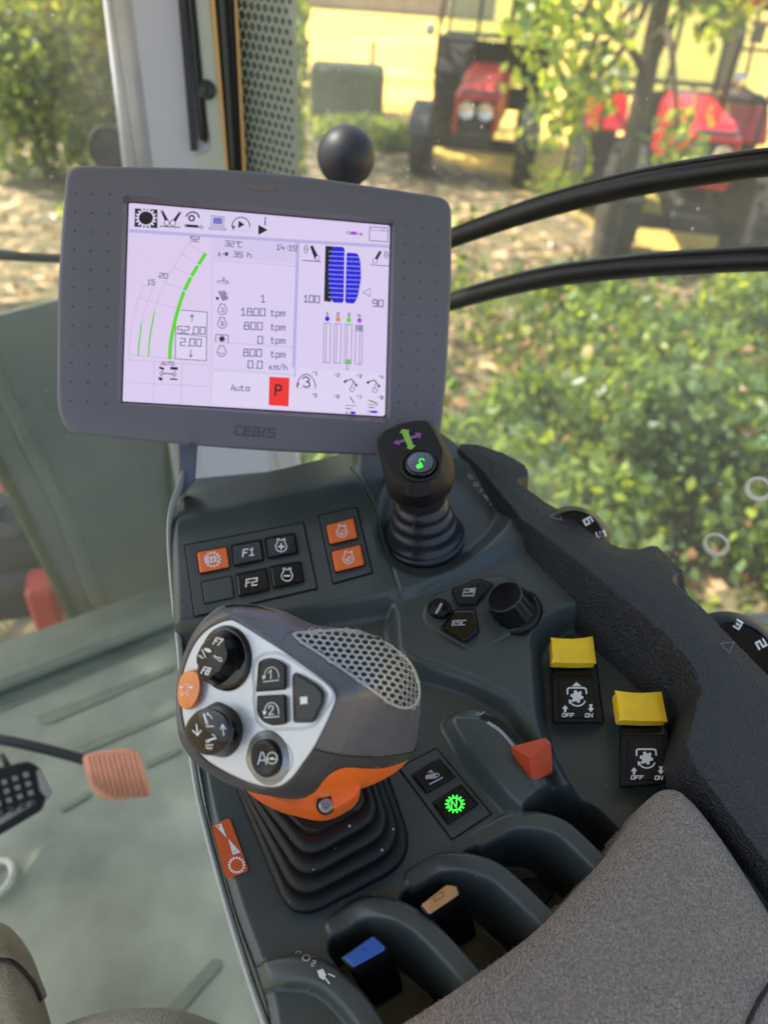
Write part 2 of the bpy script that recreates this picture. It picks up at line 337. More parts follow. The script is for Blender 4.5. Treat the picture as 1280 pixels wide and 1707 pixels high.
# ------------------------------------------------------------------ ink: print, symbols and lettering as thin film on a surface
G = {  # stroke glyphs on a 4 x 6 grid, baseline at 0
 '0': [[(0, 0), (4, 0), (4, 6), (0, 6), (0, 0)]], '1': [[(.8, 4.8), (2.4, 6), (2.4, 0)], [(.8, 0), (4, 0)]], 'I': [[(1, 0), (1, 6)]],
 '2': [[(0, 6), (4, 6), (4, 3.2), (0, 2.8), (0, 0), (4, 0)]], '3': [[(0, 6), (4, 6), (4, 0), (0, 0)], [(.8, 3.1), (4, 3.1)]],
 '4': [[(0, 6), (0, 2), (4, 2)], [(3, 4), (3, 0)]], '5': [[(4, 6), (0, 6), (0, 3.3), (4, 3.3), (4, 0), (0, 0)]],
 '6': [[(3.6, 6), (0, 6), (0, 0), (4, 0), (4, 3.2), (0, 3.2)]], '7': [[(0, 6), (4, 6), (1.6, 0)]],
 '8': [[(0, 0), (4, 0), (4, 3), (3.6, 3.2), (3.6, 6), (.4, 6), (.4, 3.2), (0, 3), (0, 0)], [(.4, 3.1), (3.6, 3.1)]],
 '9': [[(4, 2.8), (0, 2.8), (0, 6), (4, 6), (4, 0), (.4, 0)]], ',': [[(1.4, .4), (1, -1)]], '.': [[(1.2, 0), (1.8, 0)]], ':': [[(2, 1.2), (2, 1.8)], [(2, 4), (2, 4.6)]],
 '°': [[(1, 4.8), (2.2, 4.8), (2.2, 6), (1, 6), (1, 4.8)]], 'C': [[(4, 6), (0, 6), (0, 0), (4, 0)]], '-': [[(.5, 3), (3.5, 3)]], '/': [[(0, -.4), (4, 6.4)]],
 'A': [[(0, 0), (2, 6), (4, 0)], [(.8, 2.1), (3.2, 2.1)]], 'U': [[(0, 6), (0, 0), (4, 0), (4, 6)]], 'T': [[(0, 6), (4, 6)], [(2, 6), (2, 0)]],
 'O': [[(.6, 0), (3.4, 0), (4, .6), (4, 5.4), (3.4, 6), (.6, 6), (0, 5.4), (0, .6), (.6, 0)]], 'F': [[(0, 0), (0, 6), (4, 6)], [(0, 3.2), (3.2, 3.2)]],
 'E': [[(4, 6), (0, 6), (0, 0), (4, 0)], [(0, 3.1), (3.4, 3.1)]], 'S': [[(4, 6), (0, 6), (0, 3.2), (4, 3.2), (4, 0), (0, 0)]],
 'N': [[(0, 0), (0, 6), (4, 0), (4, 6)]], 'M': [[(0, 0), (0, 6), (2, 2.6), (4, 6), (4, 0)]], 'D': [[(0, 0), (0, 6), (3, 6), (4, 4.8), (4, 1.2), (3, 0), (0, 0)]],
 'P': [[(0, 0), (0, 6), (3.2, 6), (4, 5.2), (4, 3.6), (3.2, 2.8), (0, 2.8)]], 'B': [[(0, 0), (0, 6), (3.2, 6), (3.2, 3.2), (4, 3), (4, 0), (0, 0)], [(0, 3.1), (3.2, 3.1)]],
 'h': [[(0, 6), (0, 0)], [(0, 3.6), (3, 3.6), (3.6, 3), (3.6, 0)]], 't': [[(.6, 5.4), (.6, 0), (3.2, 0)], [(-.4, 3.8), (2.8, 3.8)]],
 'p': [[(0, -1.6), (0, 3.8), (3.6, 3.8), (3.6, 0), (0, 0)]], 'm': [[(0, 0), (0, 3.8), (4.6, 3.8), (4.6, 0)], [(2.3, 3.8), (2.3, 0)]],
 'k': [[(0, 0), (0, 4)], [(3, 4), (.5, 2), (3, 0)]], 'u': [[(0, 3.8), (0, 0), (3.4, 0), (3.4, 3.8)]], 'o': [[(0, 0), (3.4, 0), (3.4, 3.8), (0, 3.8), (0, 0)]],
 'i': [[(1, 0), (1, 3.6)], [(1, 4.8), (1, 5.6)]], ' ': []}
class Ink:
    def __init__(s, mapf, crop=(0, 0, 1), base=.0002, step=1.2e-5):
        s.map = mapf; s.c = crop; s.mb = MB(); s.k = 0; s.base = base; s.step = step; s.mats = []
    def mi(s, m):
        if m not in s.mats: s.mats.append(m)
        return s.mats.index(m)
    def P(s, p): return (s.c[0] + p[0] / s.c[2], s.c[1] + p[1] / s.c[2])
    def h(s): s.k += 1; return s.base + s.k * s.step
    def poly(s, pts, m):
        h = s.h(); s.mb.add([s.map(*s.P(p), h) for p in pts], [list(range(len(pts)))], s.mi(m)); return s
    def line(s, pts, w, m, closed=False):
        P = [np.array(p, float) for p in pts]; n = len(P)
        if closed is False and np.linalg.norm(P[0] - P[-1]) < 1e-6 and n > 2: closed = True; P = P[:-1]; n -= 1
        L, R = [], []
        for i in range(n):
            a = P[i - 1] if (i > 0 or closed) else None; b = P[(i + 1) % n] if (i < n - 1 or closed) else None
            d1 = nrm(P[i] - a) if a is not None else None; d2 = nrm(b - P[i]) if b is not None else None
            if d1 is None: d1 = d2
            if d2 is None: d2 = d1
            n1 = np.array([-d1[1], d1[0]]); n2 = np.array([-d2[1], d2[0]]); mm = n1 + n2
            mm = n1 if np.linalg.norm(mm) < 1e-3 else nrm(mm); q = w / 2 / max(.45, mm @ n1)
            e = np.zeros(2)
            if a is None: e = -d2 * w * .5
            if b is None: e = d1 * w * .5
            L.append(P[i] + mm * q + e); R.append(P[i] - mm * q + e)
        h = s.h(); V = [s.map(*s.P(p), h) for p in L + R]; fs = []
        for i in range(n if closed else n - 1): j = (i + 1) % n; fs.append([i, j, n + j, n + i])
        s.mb.add(V, fs, s.mi(m)); return s
    def ell(s, cx, cy, rx, ry, m, a0=0, a1=360, w=None, n=28, rot=0):
        t = np.radians(np.linspace(a0, a1, n)); cr, sr = math.cos(math.radians(rot)), math.sin(math.radians(rot))
        pts = [(cx + rx * math.cos(q) * cr - ry * math.sin(q) * sr, cy + rx * math.cos(q) * sr + ry * math.sin(q) * cr) for q in t]
        if w is None: return s.poly(pts[:-1] if a1 - a0 == 360 else pts, m)
        if a1 - a0 == 360: return s.line(pts[:-1], w, m, True)
        return s.line(pts, w, m)
    def text(s, t, x, y, hgt, m, w=None, ang=0, wide=1.0, slant=0, gap=1.6):
        u = hgt / 6.; w = w or hgt * .13; ca, sa = math.cos(math.radians(ang)), math.sin(math.radians(ang)); cx = 0
        for ch in t:
            for st in G.get(ch, []):
                pts = []
                for gx, gy in st:
                    X = (cx + gx) * u * wide + gy * u * slant; Y = -gy * u
                    pts.append((x + X * ca - Y * sa, y + X * sa + Y * ca))
                s.line(pts, w, m)
            cx += {'.': 2.4, ',': 2.4, ':': 3, 'i': 2.6, 'I': 3.6, 'm': 6.2, ' ': 3, '°': 3}.get(ch, 4 + gap)
        return s
    def gear(s, cx, cy, r, m, teeth=12, depth=.2, rot=0, sx=1, sy=1, hole=None, mh=None):
        pts = []
        for i in range(teeth):
            for q, f in ((-.32, 1 - depth), (-.18, 1), (.18, 1), (.32, 1 - depth)):
                a = 2 * math.pi * (i + q) / teeth + rot; pts.append((cx + r * f * math.cos(a) * sx, cy + r * f * math.sin(a) * sy))
        s.poly(pts, m)
        if hole: s.ell(cx, cy, r * hole * sx, r * hole * sy, mh)
        return s
    def build(s, name, parent): return s.mb.build(name, s.mats, parent)

# ------------------------------------------------------------------ large structure: ground, cab shell
def sdf(P, X, Y):
    """signed distance to polygon, negative inside"""
    P = np.array(P, float); n = len(P); d = np.full(X.shape, 1e9); ins = np.zeros(X.shape, bool)
    for i in range(n):
        a, b = P[i - 1], P[i]; e = b - a; wx, wy = X - a[0], Y - a[1]
        t = np.clip((wx * e[0] + wy * e[1]) / (e @ e + 1e-18), 0, 1)
        d = np.minimum(d, np.hypot(wx - e[0] * t, wy - e[1] * t))
        c = ((a[1] <= Y) & (b[1] > Y)) | ((b[1] <= Y) & (a[1] > Y))
        with np.errstate(divide='ignore', invalid='ignore'):
            xi = a[0] + (Y - a[1]) * e[0] / (e[1] if abs(e[1]) > 1e-12 else 1e-12)
        ins ^= c & (X < xi)
    return np.where(ins, -d, d)
def dline(P, X, Y):
    P = np.array(P, float); d = np.full(X.shape, 1e9)
    for i in range(len(P) - 1):
        a, b = P[i], P[i + 1]; e = b - a; wx, wy = X - a[0], Y - a[1]
        t = np.clip((wx * e[0] + wy * e[1]) / (e @ e + 1e-18), 0, 1)
        d = np.minimum(d, np.hypot(wx - e[0] * t, wy - e[1] * t))
    return d
def sm(x): x = np.clip(x, 0, 1); return x * x * (3 - 2 * x)
def kp(P, h=0, r=0, n=5):
    Q = [Kuv(x, y, h) for x, y in P]
    return rounded(Q, r, n) if r else np.array(Q)
def hfield(fn, x0, x1, y0, y1, step, cut=-.08):
    xs, ys = np.arange(x0, x1, step), np.arange(y0, y1, step); X, Y = np.meshgrid(xs, ys); H = fn(X, Y)
    ny, nx = X.shape; keep = H > cut
    cell = keep[:-1, :-1] | keep[1:, :-1] | keep[:-1, 1:] | keep[1:, 1:]
    H = np.maximum(H, cut)
    V = K0 + X[..., None] * KX + Y[..., None] * KY + H[..., None] * KN
    idx = np.arange(ny * nx).reshape(ny, nx); j, i = np.nonzero(cell)
    quads = np.stack([idx[j, i], idx[j, i + 1], idx[j + 1, i + 1], idx[j + 1, i]], 1)
    used = np.unique(quads); re = np.full(ny * nx, -1); re[used] = np.arange(len(used))
    return V.reshape(-1, 3)[used], re[quads]
def npmesh(name, V, Q, mats, parent=None, smooth=True, midx=None):
    me = bpy.data.meshes.new(name); n, q = len(V), Q.shape[1]
    me.vertices.add(n); me.vertices.foreach_set('co', np.asarray(V, np.float32).ravel())
    me.loops.add(len(Q) * q); me.loops.foreach_set('vertex_index', np.asarray(Q, np.int32).ravel())
    me.polygons.add(len(Q)); me.polygons.foreach_set('loop_start', np.arange(0, len(Q) * q, q, dtype=np.int32))
    me.polygons.foreach_set('loop_total', np.full(len(Q), q, np.int32))
    for m in (mats if isinstance(mats, (list, tuple)) else [mats]): me.materials.append(m)
    if midx is not None: me.polygons.foreach_set('material_index', np.asarray(midx, np.int32))
    me.update(calc_edges=True)
    if smooth: me.polygons.foreach_set('use_smooth', [True] * len(Q))
    o = bpy.data.objects.new(name, me); col.objects.link(o)
    if parent is not None: attach(o, parent)
    return o

GZ = -1.5
def ground_mat():
    m = bpy.data.materials.new('ground'); m.use_nodes = True; t = m.node_tree; b = t.nodes['Principled BSDF']; N = t.nodes.new
    b.inputs['Roughness'].default_value = .95; tc = N('ShaderNodeTexCoord'); L = t.links.new
    sx = N('ShaderNodeSeparateXYZ'); L(tc.outputs['Object'], sx.inputs[0])
    n1 = N('ShaderNodeTexNoise'); n1.inputs['Scale'].default_value = .5; n1.inputs['Detail'].default_value = 8; L(tc.outputs['Object'], n1.inputs[0])
    n2 = N('ShaderNodeTexNoise'); n2.inputs['Scale'].default_value = 7; n2.inputs['Detail'].default_value = 6; L(tc.outputs['Object'], n2.inputs[0])
    mp = N('ShaderNodeMapping'); mp.inputs['Scale'].default_value = (.22, .9, 1); L(tc.outputs['Object'], mp.inputs[0])
    n3 = N('ShaderNodeTexNoise'); n3.inputs['Scale'].default_value = 1.0; n3.inputs['Detail'].default_value = 9; n3.inputs['Roughness'].default_value = .68; L(mp.outputs[0], n3.inputs[0])
    # distance into the field: y + .5 x, wobbly edge
    a = N('ShaderNodeMath'); a.operation = 'MULTIPLY_ADD'; a.inputs[1].default_value = 1.6; L(sx.outputs[0], a.inputs[0]); L(sx.outputs[1], a.inputs[2])
    a2 = N('ShaderNodeMath'); a2.operation = 'MULTIPLY_ADD'; a2.inputs[1].default_value = 5; L(n1.outputs[0], a2.inputs[0]); L(a.outputs[0], a2.inputs[2])
    mr = N('ShaderNodeMapRange'); mr.inputs[1].default_value = 14.9; mr.inputs[2].default_value = 16.2; L(a2.outputs[0], mr.inputs[0])
    def ramp(stops, src):
        r = N('ShaderNodeValToRGB'); e = r.color_ramp.elements
        while len(e) > 1: e.remove(e[-1])
        e[0].position, e[0].color = stops[0]
        for p, c in stops[1:]: q = e.new(p); q.color = c
        L(src.outputs[0], r.inputs[0]); return r
    dirt = ramp([(.3, S(84, 80, 54)), (.48, S(114, 106, 76)), (.58, S(146, 126, 90)), (.66, S(224, 186, 140)), (.75, S(232, 198, 150))], n2)  # soil tones: peach stops paint sunlit patches, olive stops the shaded ground
    grass = ramp([(.36, S(150, 150, 62)), (.44, S(214, 184, 84)), (.55, S(246, 204, 98)), (.68, S(255, 226, 140))], n3)  # olive stop paints tree shadow streaks across the field
    mx = N('ShaderNodeMix'); mx.data_type = 'RGBA'; L(mr.outputs[0], mx.inputs[0]); L(dirt.outputs[0], mx.inputs[6]); L(grass.outputs[0], mx.inputs[7])
    L(mx.outputs[2], b.inputs['Base Color'])
    bp = N('ShaderNodeBump'); bp.inputs['Distance'].default_value = .05; L(n2.outputs[0], bp.inputs['Height']); L(bp.outputs[0], b.inputs['Normal'])
    return m
mb = MB(); mb.add([(-400, -60, GZ), (400, -60, GZ), (400, 600, GZ), (-400, 600, GZ)], [[0, 1, 2, 3]])
struct(mb.build('ground', ground_mat()))

# cab floor with embossed ribs
mb = MB()
fl = [PZ(-260, 1190, 0), PZ(420, 985, 0), np.array([.75, 1.0, 0]), np.array([.85, -.4, 0]), np.array([-1.1, -.4, 0])]
n = len(fl); mb.add([p for p in fl] + [p - np.array([0, 0, .06]) for p in fl], [list(range(n)), list(range(2 * n - 1, n - 1, -1))] + [[i, i + n, (i + 1) % n + n, (i + 1) % n] for i in range(n)])
floor = thing('cab_floor', (0, .4, 0), 'grey green rubber floor mat of the cab with raised ribs', 'floor mat')
mb.build('mat', M['mat'], floor)
def PFl(x, y, h): return PZ(x, y, h)
for P in ([(60, 1195), (290, 1108), (292, 1116), (86, 1206), (72, 1206)], [(118, 1250), (300, 1178), (303, 1186), (130, 1260)],
          [(96, 1345), (150, 1318), (154, 1326), (104, 1354)], [(240, 1272), (300, 1246), (303, 1254), (246, 1280)],
          [(250, 1707), (355, 1598), (368, 1598), (370, 1612), (300, 1690), (280, 1720)], [(0, 1178), (280, 1064), (282, 1070), (0, 1187)]):
    mb = MB(); slab(mb, rounded(P, 4), PFl, .0005, .0035, 2); mb.build('rib', M['rib'], floor)
if 0: mb = MB(); slab(mb, rounded([(232, 1362), (256, 1346), (260, 1354), (238, 1368)], 3), PFl, .0005, .004, 2); mb.build('stud', M['tan'], floor)

# windscreen sill
A, B = PZ(-200, 1200, .035), PZ(420, 966, .035)
dv = nrm((B - A) * [1, 1, 0]); nv = np.array([dv[1], -dv[0], 0])       # nv points towards the cab
if nv[1] > 0: nv = -nv
mb = MB(); prof = [(0.012, -.03), (0.012, -.012), (0.03, -.010), (0.03, .0), (.022, .010), (.0, .014), (-.06, .014), (-.08, -.05)]
R2 = [[p + nv * a + np.array([0, 0, z]) for a, z in prof] for p in (A, B)]
loft(mb, R2, True, True); sillo = mb.build('windscreen_sill', M['sill'], smooth=False)
tag(sillo, 'grey beige sill at the foot of the windscreen, along the front edge of the floor', 'sill')
# windscreen pane
mb = MB(); A2, B2 = A - nv * .03, B - nv * .03
z0, z1 = .05, 2.0; th = nv * .005
V = [A2 + [0, 0, z0 - A2[2]], B2 + [0, 0, z0 - B2[2]], B2 + [0, 0, z1 - B2[2]], A2 + [0, 0, z1 - A2[2]]]
# keep the pane from running through the pillar
mb.add(V, [[0, 1, 2, 3]])
o = mb.build('windscreen', M['glassf']); tag(o, 'dusty windscreen glass left of the light grey pillar', 'window glass')

# pillar, built on vertical planes ahead of the driver
YP = 1.1
def VP(off): return lambda x, y, h: PY(x, y, YP - off - h)
pil = thing('cab_pillar', (-.2, YP, 0), 'light grey cab corner pillar with a black slot, behind the monitor', 'pillar')
mb = MB(); slab(mb, rounded([(135, -300), (172, 0), (205, 275), (262, 620), (300, 850), (330, 1020), (520, 1020), (500, 760), (470, 560), (390, 400), (384, 285), (356, 0), (330, -300)], 6), VP(0), -.12, 0, 7, .012)
mb.build('trim', M['pillar'], pil)
mb = MB(); slab(mb, rounded([(296, -300), (320, -40), (345, 205), (352, 250), (322, 262), (345, 500), (396, 520), (378, 285), (351, 0), (328, -300)], 3), VP(.0005), 0, .004, 2, .002); mb.build('edge_trim', M['pillar2'], pil)
mb = MB(); slab(mb, rounded([(270, -300), (297, 0), (318, 252), (328, 251), (310, 0), (285, -300)], 1), VP(.0005), 0, .012, 1); mb.build('slot_rail', M['smoothblack'], pil)
mb = MB(); slab(mb, rounded([(289, -300), (312, 0), (333, 232), (345, 240), (347, 225), (326, 0), (304, -300)], 1), VP(.0045), 0, .002, 1); mb.build('slot', M['blackmetal'], pil)
mb = MB(); tube(mb, cat_open([VP(.0075)(*q, .002) for q in [(294, -300), (317, 0), (339, 232)]], 12), .0022, 8); mb.build('slot_chain', M['dgrey'], pil, True)
mb = MB(); lathe(mb, VP(.004)(345, 150, 0), (0, -1, .2), [(.012, 0), (.012, .005), (.009, .007), (.005, .007), (.004, .012), (0, .013)], 20); mb.build('bolt', M['dgrey'], pil, True)
mb = MB(); slab(mb, [(329, -300), (351, 0), (376, 285), (397, 530), (403, 530), (382, 285), (359, 0), (337, -300)], VP(.001), 0, .010, 1); mb.build('edge_strip', M['amber'], pil)  # seam strip, its orange tint stands for sunlight bounced off the field
mb = MB(); slab(mb, [(337, -300), (359, 0), (382, 285), (403, 530), (425, 530), (404, 285), (390, 0), (370, -300)], VP(-.02), 0, .030, 3); mb.build('gasket', M['gasket'], pil)
mb = MB(); tube(mb, cat_open([VP(.016)(*q, 0) for q in [(345, -300), (371, 0), (390, 285)]], 30), .0035, 8); mb.build('weather_strip', M['dgrey'], pil, True)
mb = MB(); slab(mb, [(370, -300), (390, 0), (404, 285), (425, 530), (432, 530), (411, 285), (396, 0), (376, -300)], VP(-.01), 0, .020, 1); mb.build('frame_strip', M['amber'], pil)
mb = MB()

# side window glass, from the pillar back along the driver's right
A = PY(409, 285, YP + .01) * [1, 1, 0]; B = np.array([1.05, .18, 0]); gd = nrm(B - A); gn = np.array([gd[1], -gd[0], 0])
if gn[1] > 0: gn = -gn           # towards the cab
def SG(x, y, h): return hitplane(x, y, A + gn * h, gn)
side = thing('side_window', A + [0, 0, .1], 'large dusty side window right of the pillar, with a dotted edge band', 'window glass')
mb = MB(); mb.add([A + [0, 0, -.1], B + [0, 0, -.1], B + [0, 0, 2.0], A + [0, 0, 2.0]], [[0, 1, 2, 3]]); mb.build('pane', M['glass'], side)
# dotted frit band
mb = MB(); dots = []
ang = 0
sx, sz = .0118, .0105; k = 0
for iz in range(0, 150):
    zz = .62 + iz * sz
    for ix in range(0, 8):
        xx = .006 + (ix + (.5 if iz % 2 else 0)) * sx; rr = .0058 - .00030 * ix
        c = A + gd * xx + np.array([0, 0, zz]) + gn * .0015
        dots.append([c + (gd * math.cos(q) + np.array([0, 0, 1.]) * math.sin(q)) * rr for q in np.linspace(0, 2 * math.pi, 6, endpoint=False)])
V = [p for d in dots for p in d]; mb.add(V, [list(range(i * 6, i * 6 + 6)) for i in range(len(dots))])
mb.build('dot_print', mat('dark ceramic dots', S(78, 86, 78), .6), side)
def fritglass():
    m = glass('printed grey band', (.6, .64, .6, 1), .88, .05, (.34, .38, .34, 1)); return m
mb = MB(); P = [A + gn * .001, A + gd * .105 + gn * .001]; mb.add([P[0] + [0, 0, .5], P[1] + [0, 0, .5], P[1] + [0, 0, 2.0], P[0] + [0, 0, 2.0]], [[0, 1, 2, 3]]); mb.build('grey_band', fritglass(), side)
# roof (out of frame above, shades the cab)
mb = MB(); box(mb, (-.25, .28, 1.98), (2.1, 1.75, .1), rotz(math.radians(12)), ch=.03); o = mb.build('cab_roof', M['pillar']); tag(o, 'light grey roof of the cab above the driver', 'roof')

# ------------------------------------------------------------------ armrest console
con = thing('armrest_console', K(700, 1150, -.1), 'dark grey green armrest control console full of switches, right of the seat', 'control console')
E_H, N_H, G_H = -.020, -.008, -.030
outl = kp([(296, 800), (300, 778), (330, 770), (480, 742), (640, 700), (700, 690), (765, 735), (880, 850), (1165, 1110), (1200, 1300), (1330, 1500), (1330, 1850), (470, 1850), (437, 1640), (385, 1500), (338, 1330), (306, 1150), (288, 1050), (284, 880)], 0, .012)
ridge = [Kuv(*q) for q in [(260, 868), (440, 826), (600, 790), (700, 760)]]
Ereg = kp([(200, 1070), (480, 1040), (655, 1010), (662, 1030), (668, 1100), (700, 1118), (790, 1142), (850, 1175), (905, 1250), (960, 1330), (1080, 1400), (1400, 1700), (1300, 1900), (300, 1900), (250, 1300)], -.012, .006)
Nreg = kp([(655, 1000), (672, 992), (780, 950), (880, 905), (1000, 880), (1400, 1150), (1400, 1500), (1050, 1390), (965, 1325), (905, 1245), (850, 1165), (790, 1135), (690, 1100), (662, 1085)], -.006, .008)
deck = kp([(596, 700), (596, 790), (622, 840), (664, 978), (672, 984), (700, 978), (868, 888), (850, 800), (700, 650)], 0, .004)
seamL = [Kuv(*q) for q in [(586, 770), (600, 795), (622, 840), (666, 988)]]
Dreg = kp([(893, 1075), (905, 1050), (940, 1026), (990, 1016), (1050, 1040), (1200, 1150), (1250, 1420), (1080, 1400), (1000, 1370), (940, 1290), (905, 1215)], -.014, .02)
pit = kp([(634, 880), (648, 935), (700, 962), (760, 945), (838, 872), (846, 838), (800, 790), (720, 770), (650, 800)], -.004, .03)
mound = kp([(742, 1200), (762, 1182), (800, 1178), (846, 1204), (895, 1262), (930, 1330), (925, 1356), (890, 1378), (842, 1335), (775, 1255)], -.010, .006)
fins = [([(395, 1650), (455, 1618), (528, 1618), (590, 1668), (650, 1760)], -.018, -.006), ([(560, 1540), (614, 1512), (676, 1524), (730, 1566), (830, 1680)], -.018, -.004),
        ([(690, 1462), (742, 1436), (812, 1446), (866, 1486), (990, 1610)], -.018, -.004), ([(800, 1395), (862, 1366), (926, 1374), (975, 1412), (1090, 1530)], -.019, -.006)]
def finline(P, a, b):
    Q = cat_open(P, 28); hs_ = [a + (b - a) * sm(np.array(i / 14.)) for i in range(28)]
    return np.array([(*Kuv(x, y, h), h) for (x, y), h in zip(Q, hs_)])
finuv = [finline(*f) for f in fins]
def dline_h(P, X, Y):
    d = np.full(X.shape, 1e9); H = np.zeros(X.shape)
    for i in range(len(P) - 1):
        a, b = P[i], P[i + 1]; e = b[:2] - a[:2]; wx, wy = X - a[0], Y - a[1]; t = np.clip((wx * e[0] + wy * e[1]) / (e @ e), 0, 1)
        q = np.hypot(wx - e[0] * t, wy - e[1] * t); m = q < d; d = np.where(m, q, d); H = np.where(m, a[2] + (b[2] - a[2]) * t, H)
    return d, H
pock = [kp(P, -.014, .006) for P in ([(548, 1570), (610, 1540), (650, 1545), (840, 1700), (760, 1800), (640, 1710), (600, 1640)],
                                     [(668, 1492), (736, 1462), (790, 1462), (985, 1640), (830, 1680), (740, 1575)],
                                     [(772, 1422), (850, 1390), (905, 1392), (1100, 1560), (985, 1600), (880, 1500)],
                                     [(868, 1356), (930, 1315), (1000, 1330), (1110, 1440), (1080, 1520), (985, 1425)])]
grooves = [(kp([(706, 1010), (724, 990), (795, 966), (832, 960), (852, 966), (893, 1003), (898, 1022), (892, 1036), (800, 1086), (788, 1087), (712, 1045), (703, 1030)], N_H, .003), .0009, .0008)]
def con_h(X, Y):
    H = np.zeros(X.shape)
    # rear slope beyond the ridge
    r = np.array(ridge); a, b = r[0], r[-1]; e = nrm(b - a); nn = np.array([-e[1], e[0]])
    nn = nn if nn[1] > 0 else -nn
    d = (X - a[0]) * nn[0] + (Y - a[1]) * nn[1]
    slope = -.42 * (np.sqrt((d + .004) ** 2 + 2.5e-5) + d + .004) / 2
    wr = sm((X - Kuv(700, 800)[0] + .02) / .05); H += slope * (1 - wr)
    m = sm(.5 - sdf(Ereg, X, Y) / .012); H = H * (1 - m) + E_H * m
    m = sm(.5 - sdf(Nreg, X, Y) / .015); H = H * (1 - m) + N_H * m
    m = sm(.5 - sdf(deck, X, Y) / .007); H = H * (1 - m) + np.maximum(H, 0) * m
    m = sm(.5 - sdf(Dreg, X, Y) / .016); H = H * (1 - m) + G_H * m
    m = sm(.5 - sdf(pit, X, Y) / .018); H = H * (1 - m) + np.minimum(H, -.013) * m
    dm = sdf(mound, X, Y); hm = -.006 + .006 * sm(-dm / .016)
    m = sm(.5 - dm / .008); H = H * (1 - m) + np.maximum(H, hm) * m
    for P in pock: m = sm(.5 - sdf(P, X, Y) / .007); H = H * (1 - m) + np.minimum(H, -.062) * m
    for P in finuv:
        d, top = dline_h(P, X, Y); wv = .0078
        prof = top - .0012 * np.clip(d / wv, 0, 1) ** 2 - .003 * sm((d - wv * .55) / (wv * .4)) - .06 * sm((d - wv * .86) / (wv * .55))
        H = np.maximum(H, prof)
    d = dline(seamL, X, Y); H -= .0022 * np.clip(1 - d / .0016, 0, 1)
    for P, wv, dp in grooves: d = np.abs(sdf(P, X, Y)); H += np.where(sdf(P, X, Y) < 0, .0010, 0) * sm(-sdf(P, X, Y) / .002) - dp * np.clip(1 - d / wv, 0, 1)
    # outer edge: rounded shoulder and side wall
    do = sdf(outl, X, Y); H -= .004 * sm((do + .006) / .006) * (do > -.006)
    H = np.where(do > 0, H - np.clip(do / .004, 0, 1) * .09, H)
    return H
V, Q = hfield(con_h, -.215, .38, .02, .62, .0011, -.085)
o = npmesh('housing', V, Q, M['console'], con)
CON = BVHTree.FromPolygons([Vector(v) for v in V], Q.tolist())
def onsurf(bv):
    def f(x, y, h):
        hit = bv.ray_cast(Vector(CAM), Vector(nrm(ray(x, y))))
        if hit[0] is None: return CS(x, y, .45)
        return np.array(hit[0]) + np.array(hit[1]) * h * (1 if hit[1].dot(Vector(CAM) - hit[0]) > 0 else -1)
    return f
CONF = onsurf(CON)
# under-body box and pale edge trim
mb = MB(); U = [(300, 800), (620, 770), (880, 900), (1150, 1150), (1300, 1800), (480, 1800), (350, 1330), (300, 1060)]
T = [K(x, y, -.08) for x, y in U]; n = len(T); Bo = [np.array([p[0] * .5 + .05, p[1] * .6 + .12, .42]) for p in T]
mb.add(T + Bo, [list(range(n)), list(range(2 * n - 1, n - 1, -1))] + [[i, i + n, (i + 1) % n + n, (i + 1) % n] for i in range(n)]); mb.build('under_body', M['console'], con)
et = cat_open([K(x, y, h) for x, y, h in [(319, 752, .004), (304, 800, .002), (287, 850, -.004), (283, 900, -.008), (289, 985, -.012), (299, 1075, -.016), (308, 1170, -.022), (330, 1320, -.026), (365, 1460, -.03), (400, 1580, -.03), (443, 1707, -.03), (500, 1850, -.03)]], 60)
mb = MB(); tube(mb, et, .0023, 8, flat=2.5); mb.build('edge_trim', mat('pale grey edge trim', S(166, 170, 166), .4), con, True)

# grained black rim along the outer edge
ro = [(762, 735), (800, 738), (842, 752), (880, 773), (905, 830), (940, 850), (1000, 893), (1035, 908), (1060, 911), (1085, 903), (1100, 906), (1140, 945), (1164, 962), (1175, 1010), (1215, 1052), (1280, 1118), (1400, 1235)]
ri = [(1400, 1620), (1280, 1452), (1200, 1345), (1152, 1280), (1136, 1242), (1148, 1200), (1163, 1150), (1150, 1108), (1100, 1050), (1000, 968), (905, 894), (866, 868), (800, 785), (760, 748)]
RH = .020
def rh(py): return .005 + .015 * float(sm(np.array((py - 790) / 190.)))
rouv, riuv = [Kuv(x, y, rh(y)) for x, y in ro], [Kuv(x, y, rh(y)) for x, y in ri]; rall = rounded(rouv + riuv, .003, 4)
_vy = np.array([[Kuv(950, y, rh(y))[1], y] for y in range(700, 1900, 10)])[::-1]
scoops = [kp(P, rh(P[0][1]), .002) for P in ([(862, 806), (862, 796), (884, 784), (912, 800), (925, 850), (905, 838)], [(1118, 970), (1124, 950), (1150, 946), (1185, 950), (1195, 1035), (1176, 1020)])]
def rim_h(X, Y):
    d = sdf(rall, X, Y); do, di = dline(rouv, X, Y), dline(riuv, X, Y)
    py = np.interp(Y, _vy[:, 0], _vy[:, 1]); T = .005 + .015 * sm((py - 790) / 190)
    wi = .003 + .021 * sm((py - 850) / 60) * (1 - sm((py - 1060) / 70)) + .003 * sm((py - 1060) / 70)
    fall = sm(np.clip((d + .002) / wi, 0, 1)) * .062 + np.clip((d - wi) / .004, 0, 1) * .1
    fall_o = sm(np.clip((d + .003) / .006, 0, 1)) * .13
    H = T - np.where(di < do, fall, fall_o) + .0012 * sm(-d / .02)
    for P in scoops: ds = sdf(P, X, Y); H = np.where(ds < 0, H - .016 * sm(-ds / .010), H)
    return H
V, Q = hfield(rim_h, .03, .52, .10, .66, .0012, -.07)
ctr = V[Q].mean(1) - K0; cu, cv = ctr @ KX, ctr @ KY
ins = np.zeros(len(Q), int)
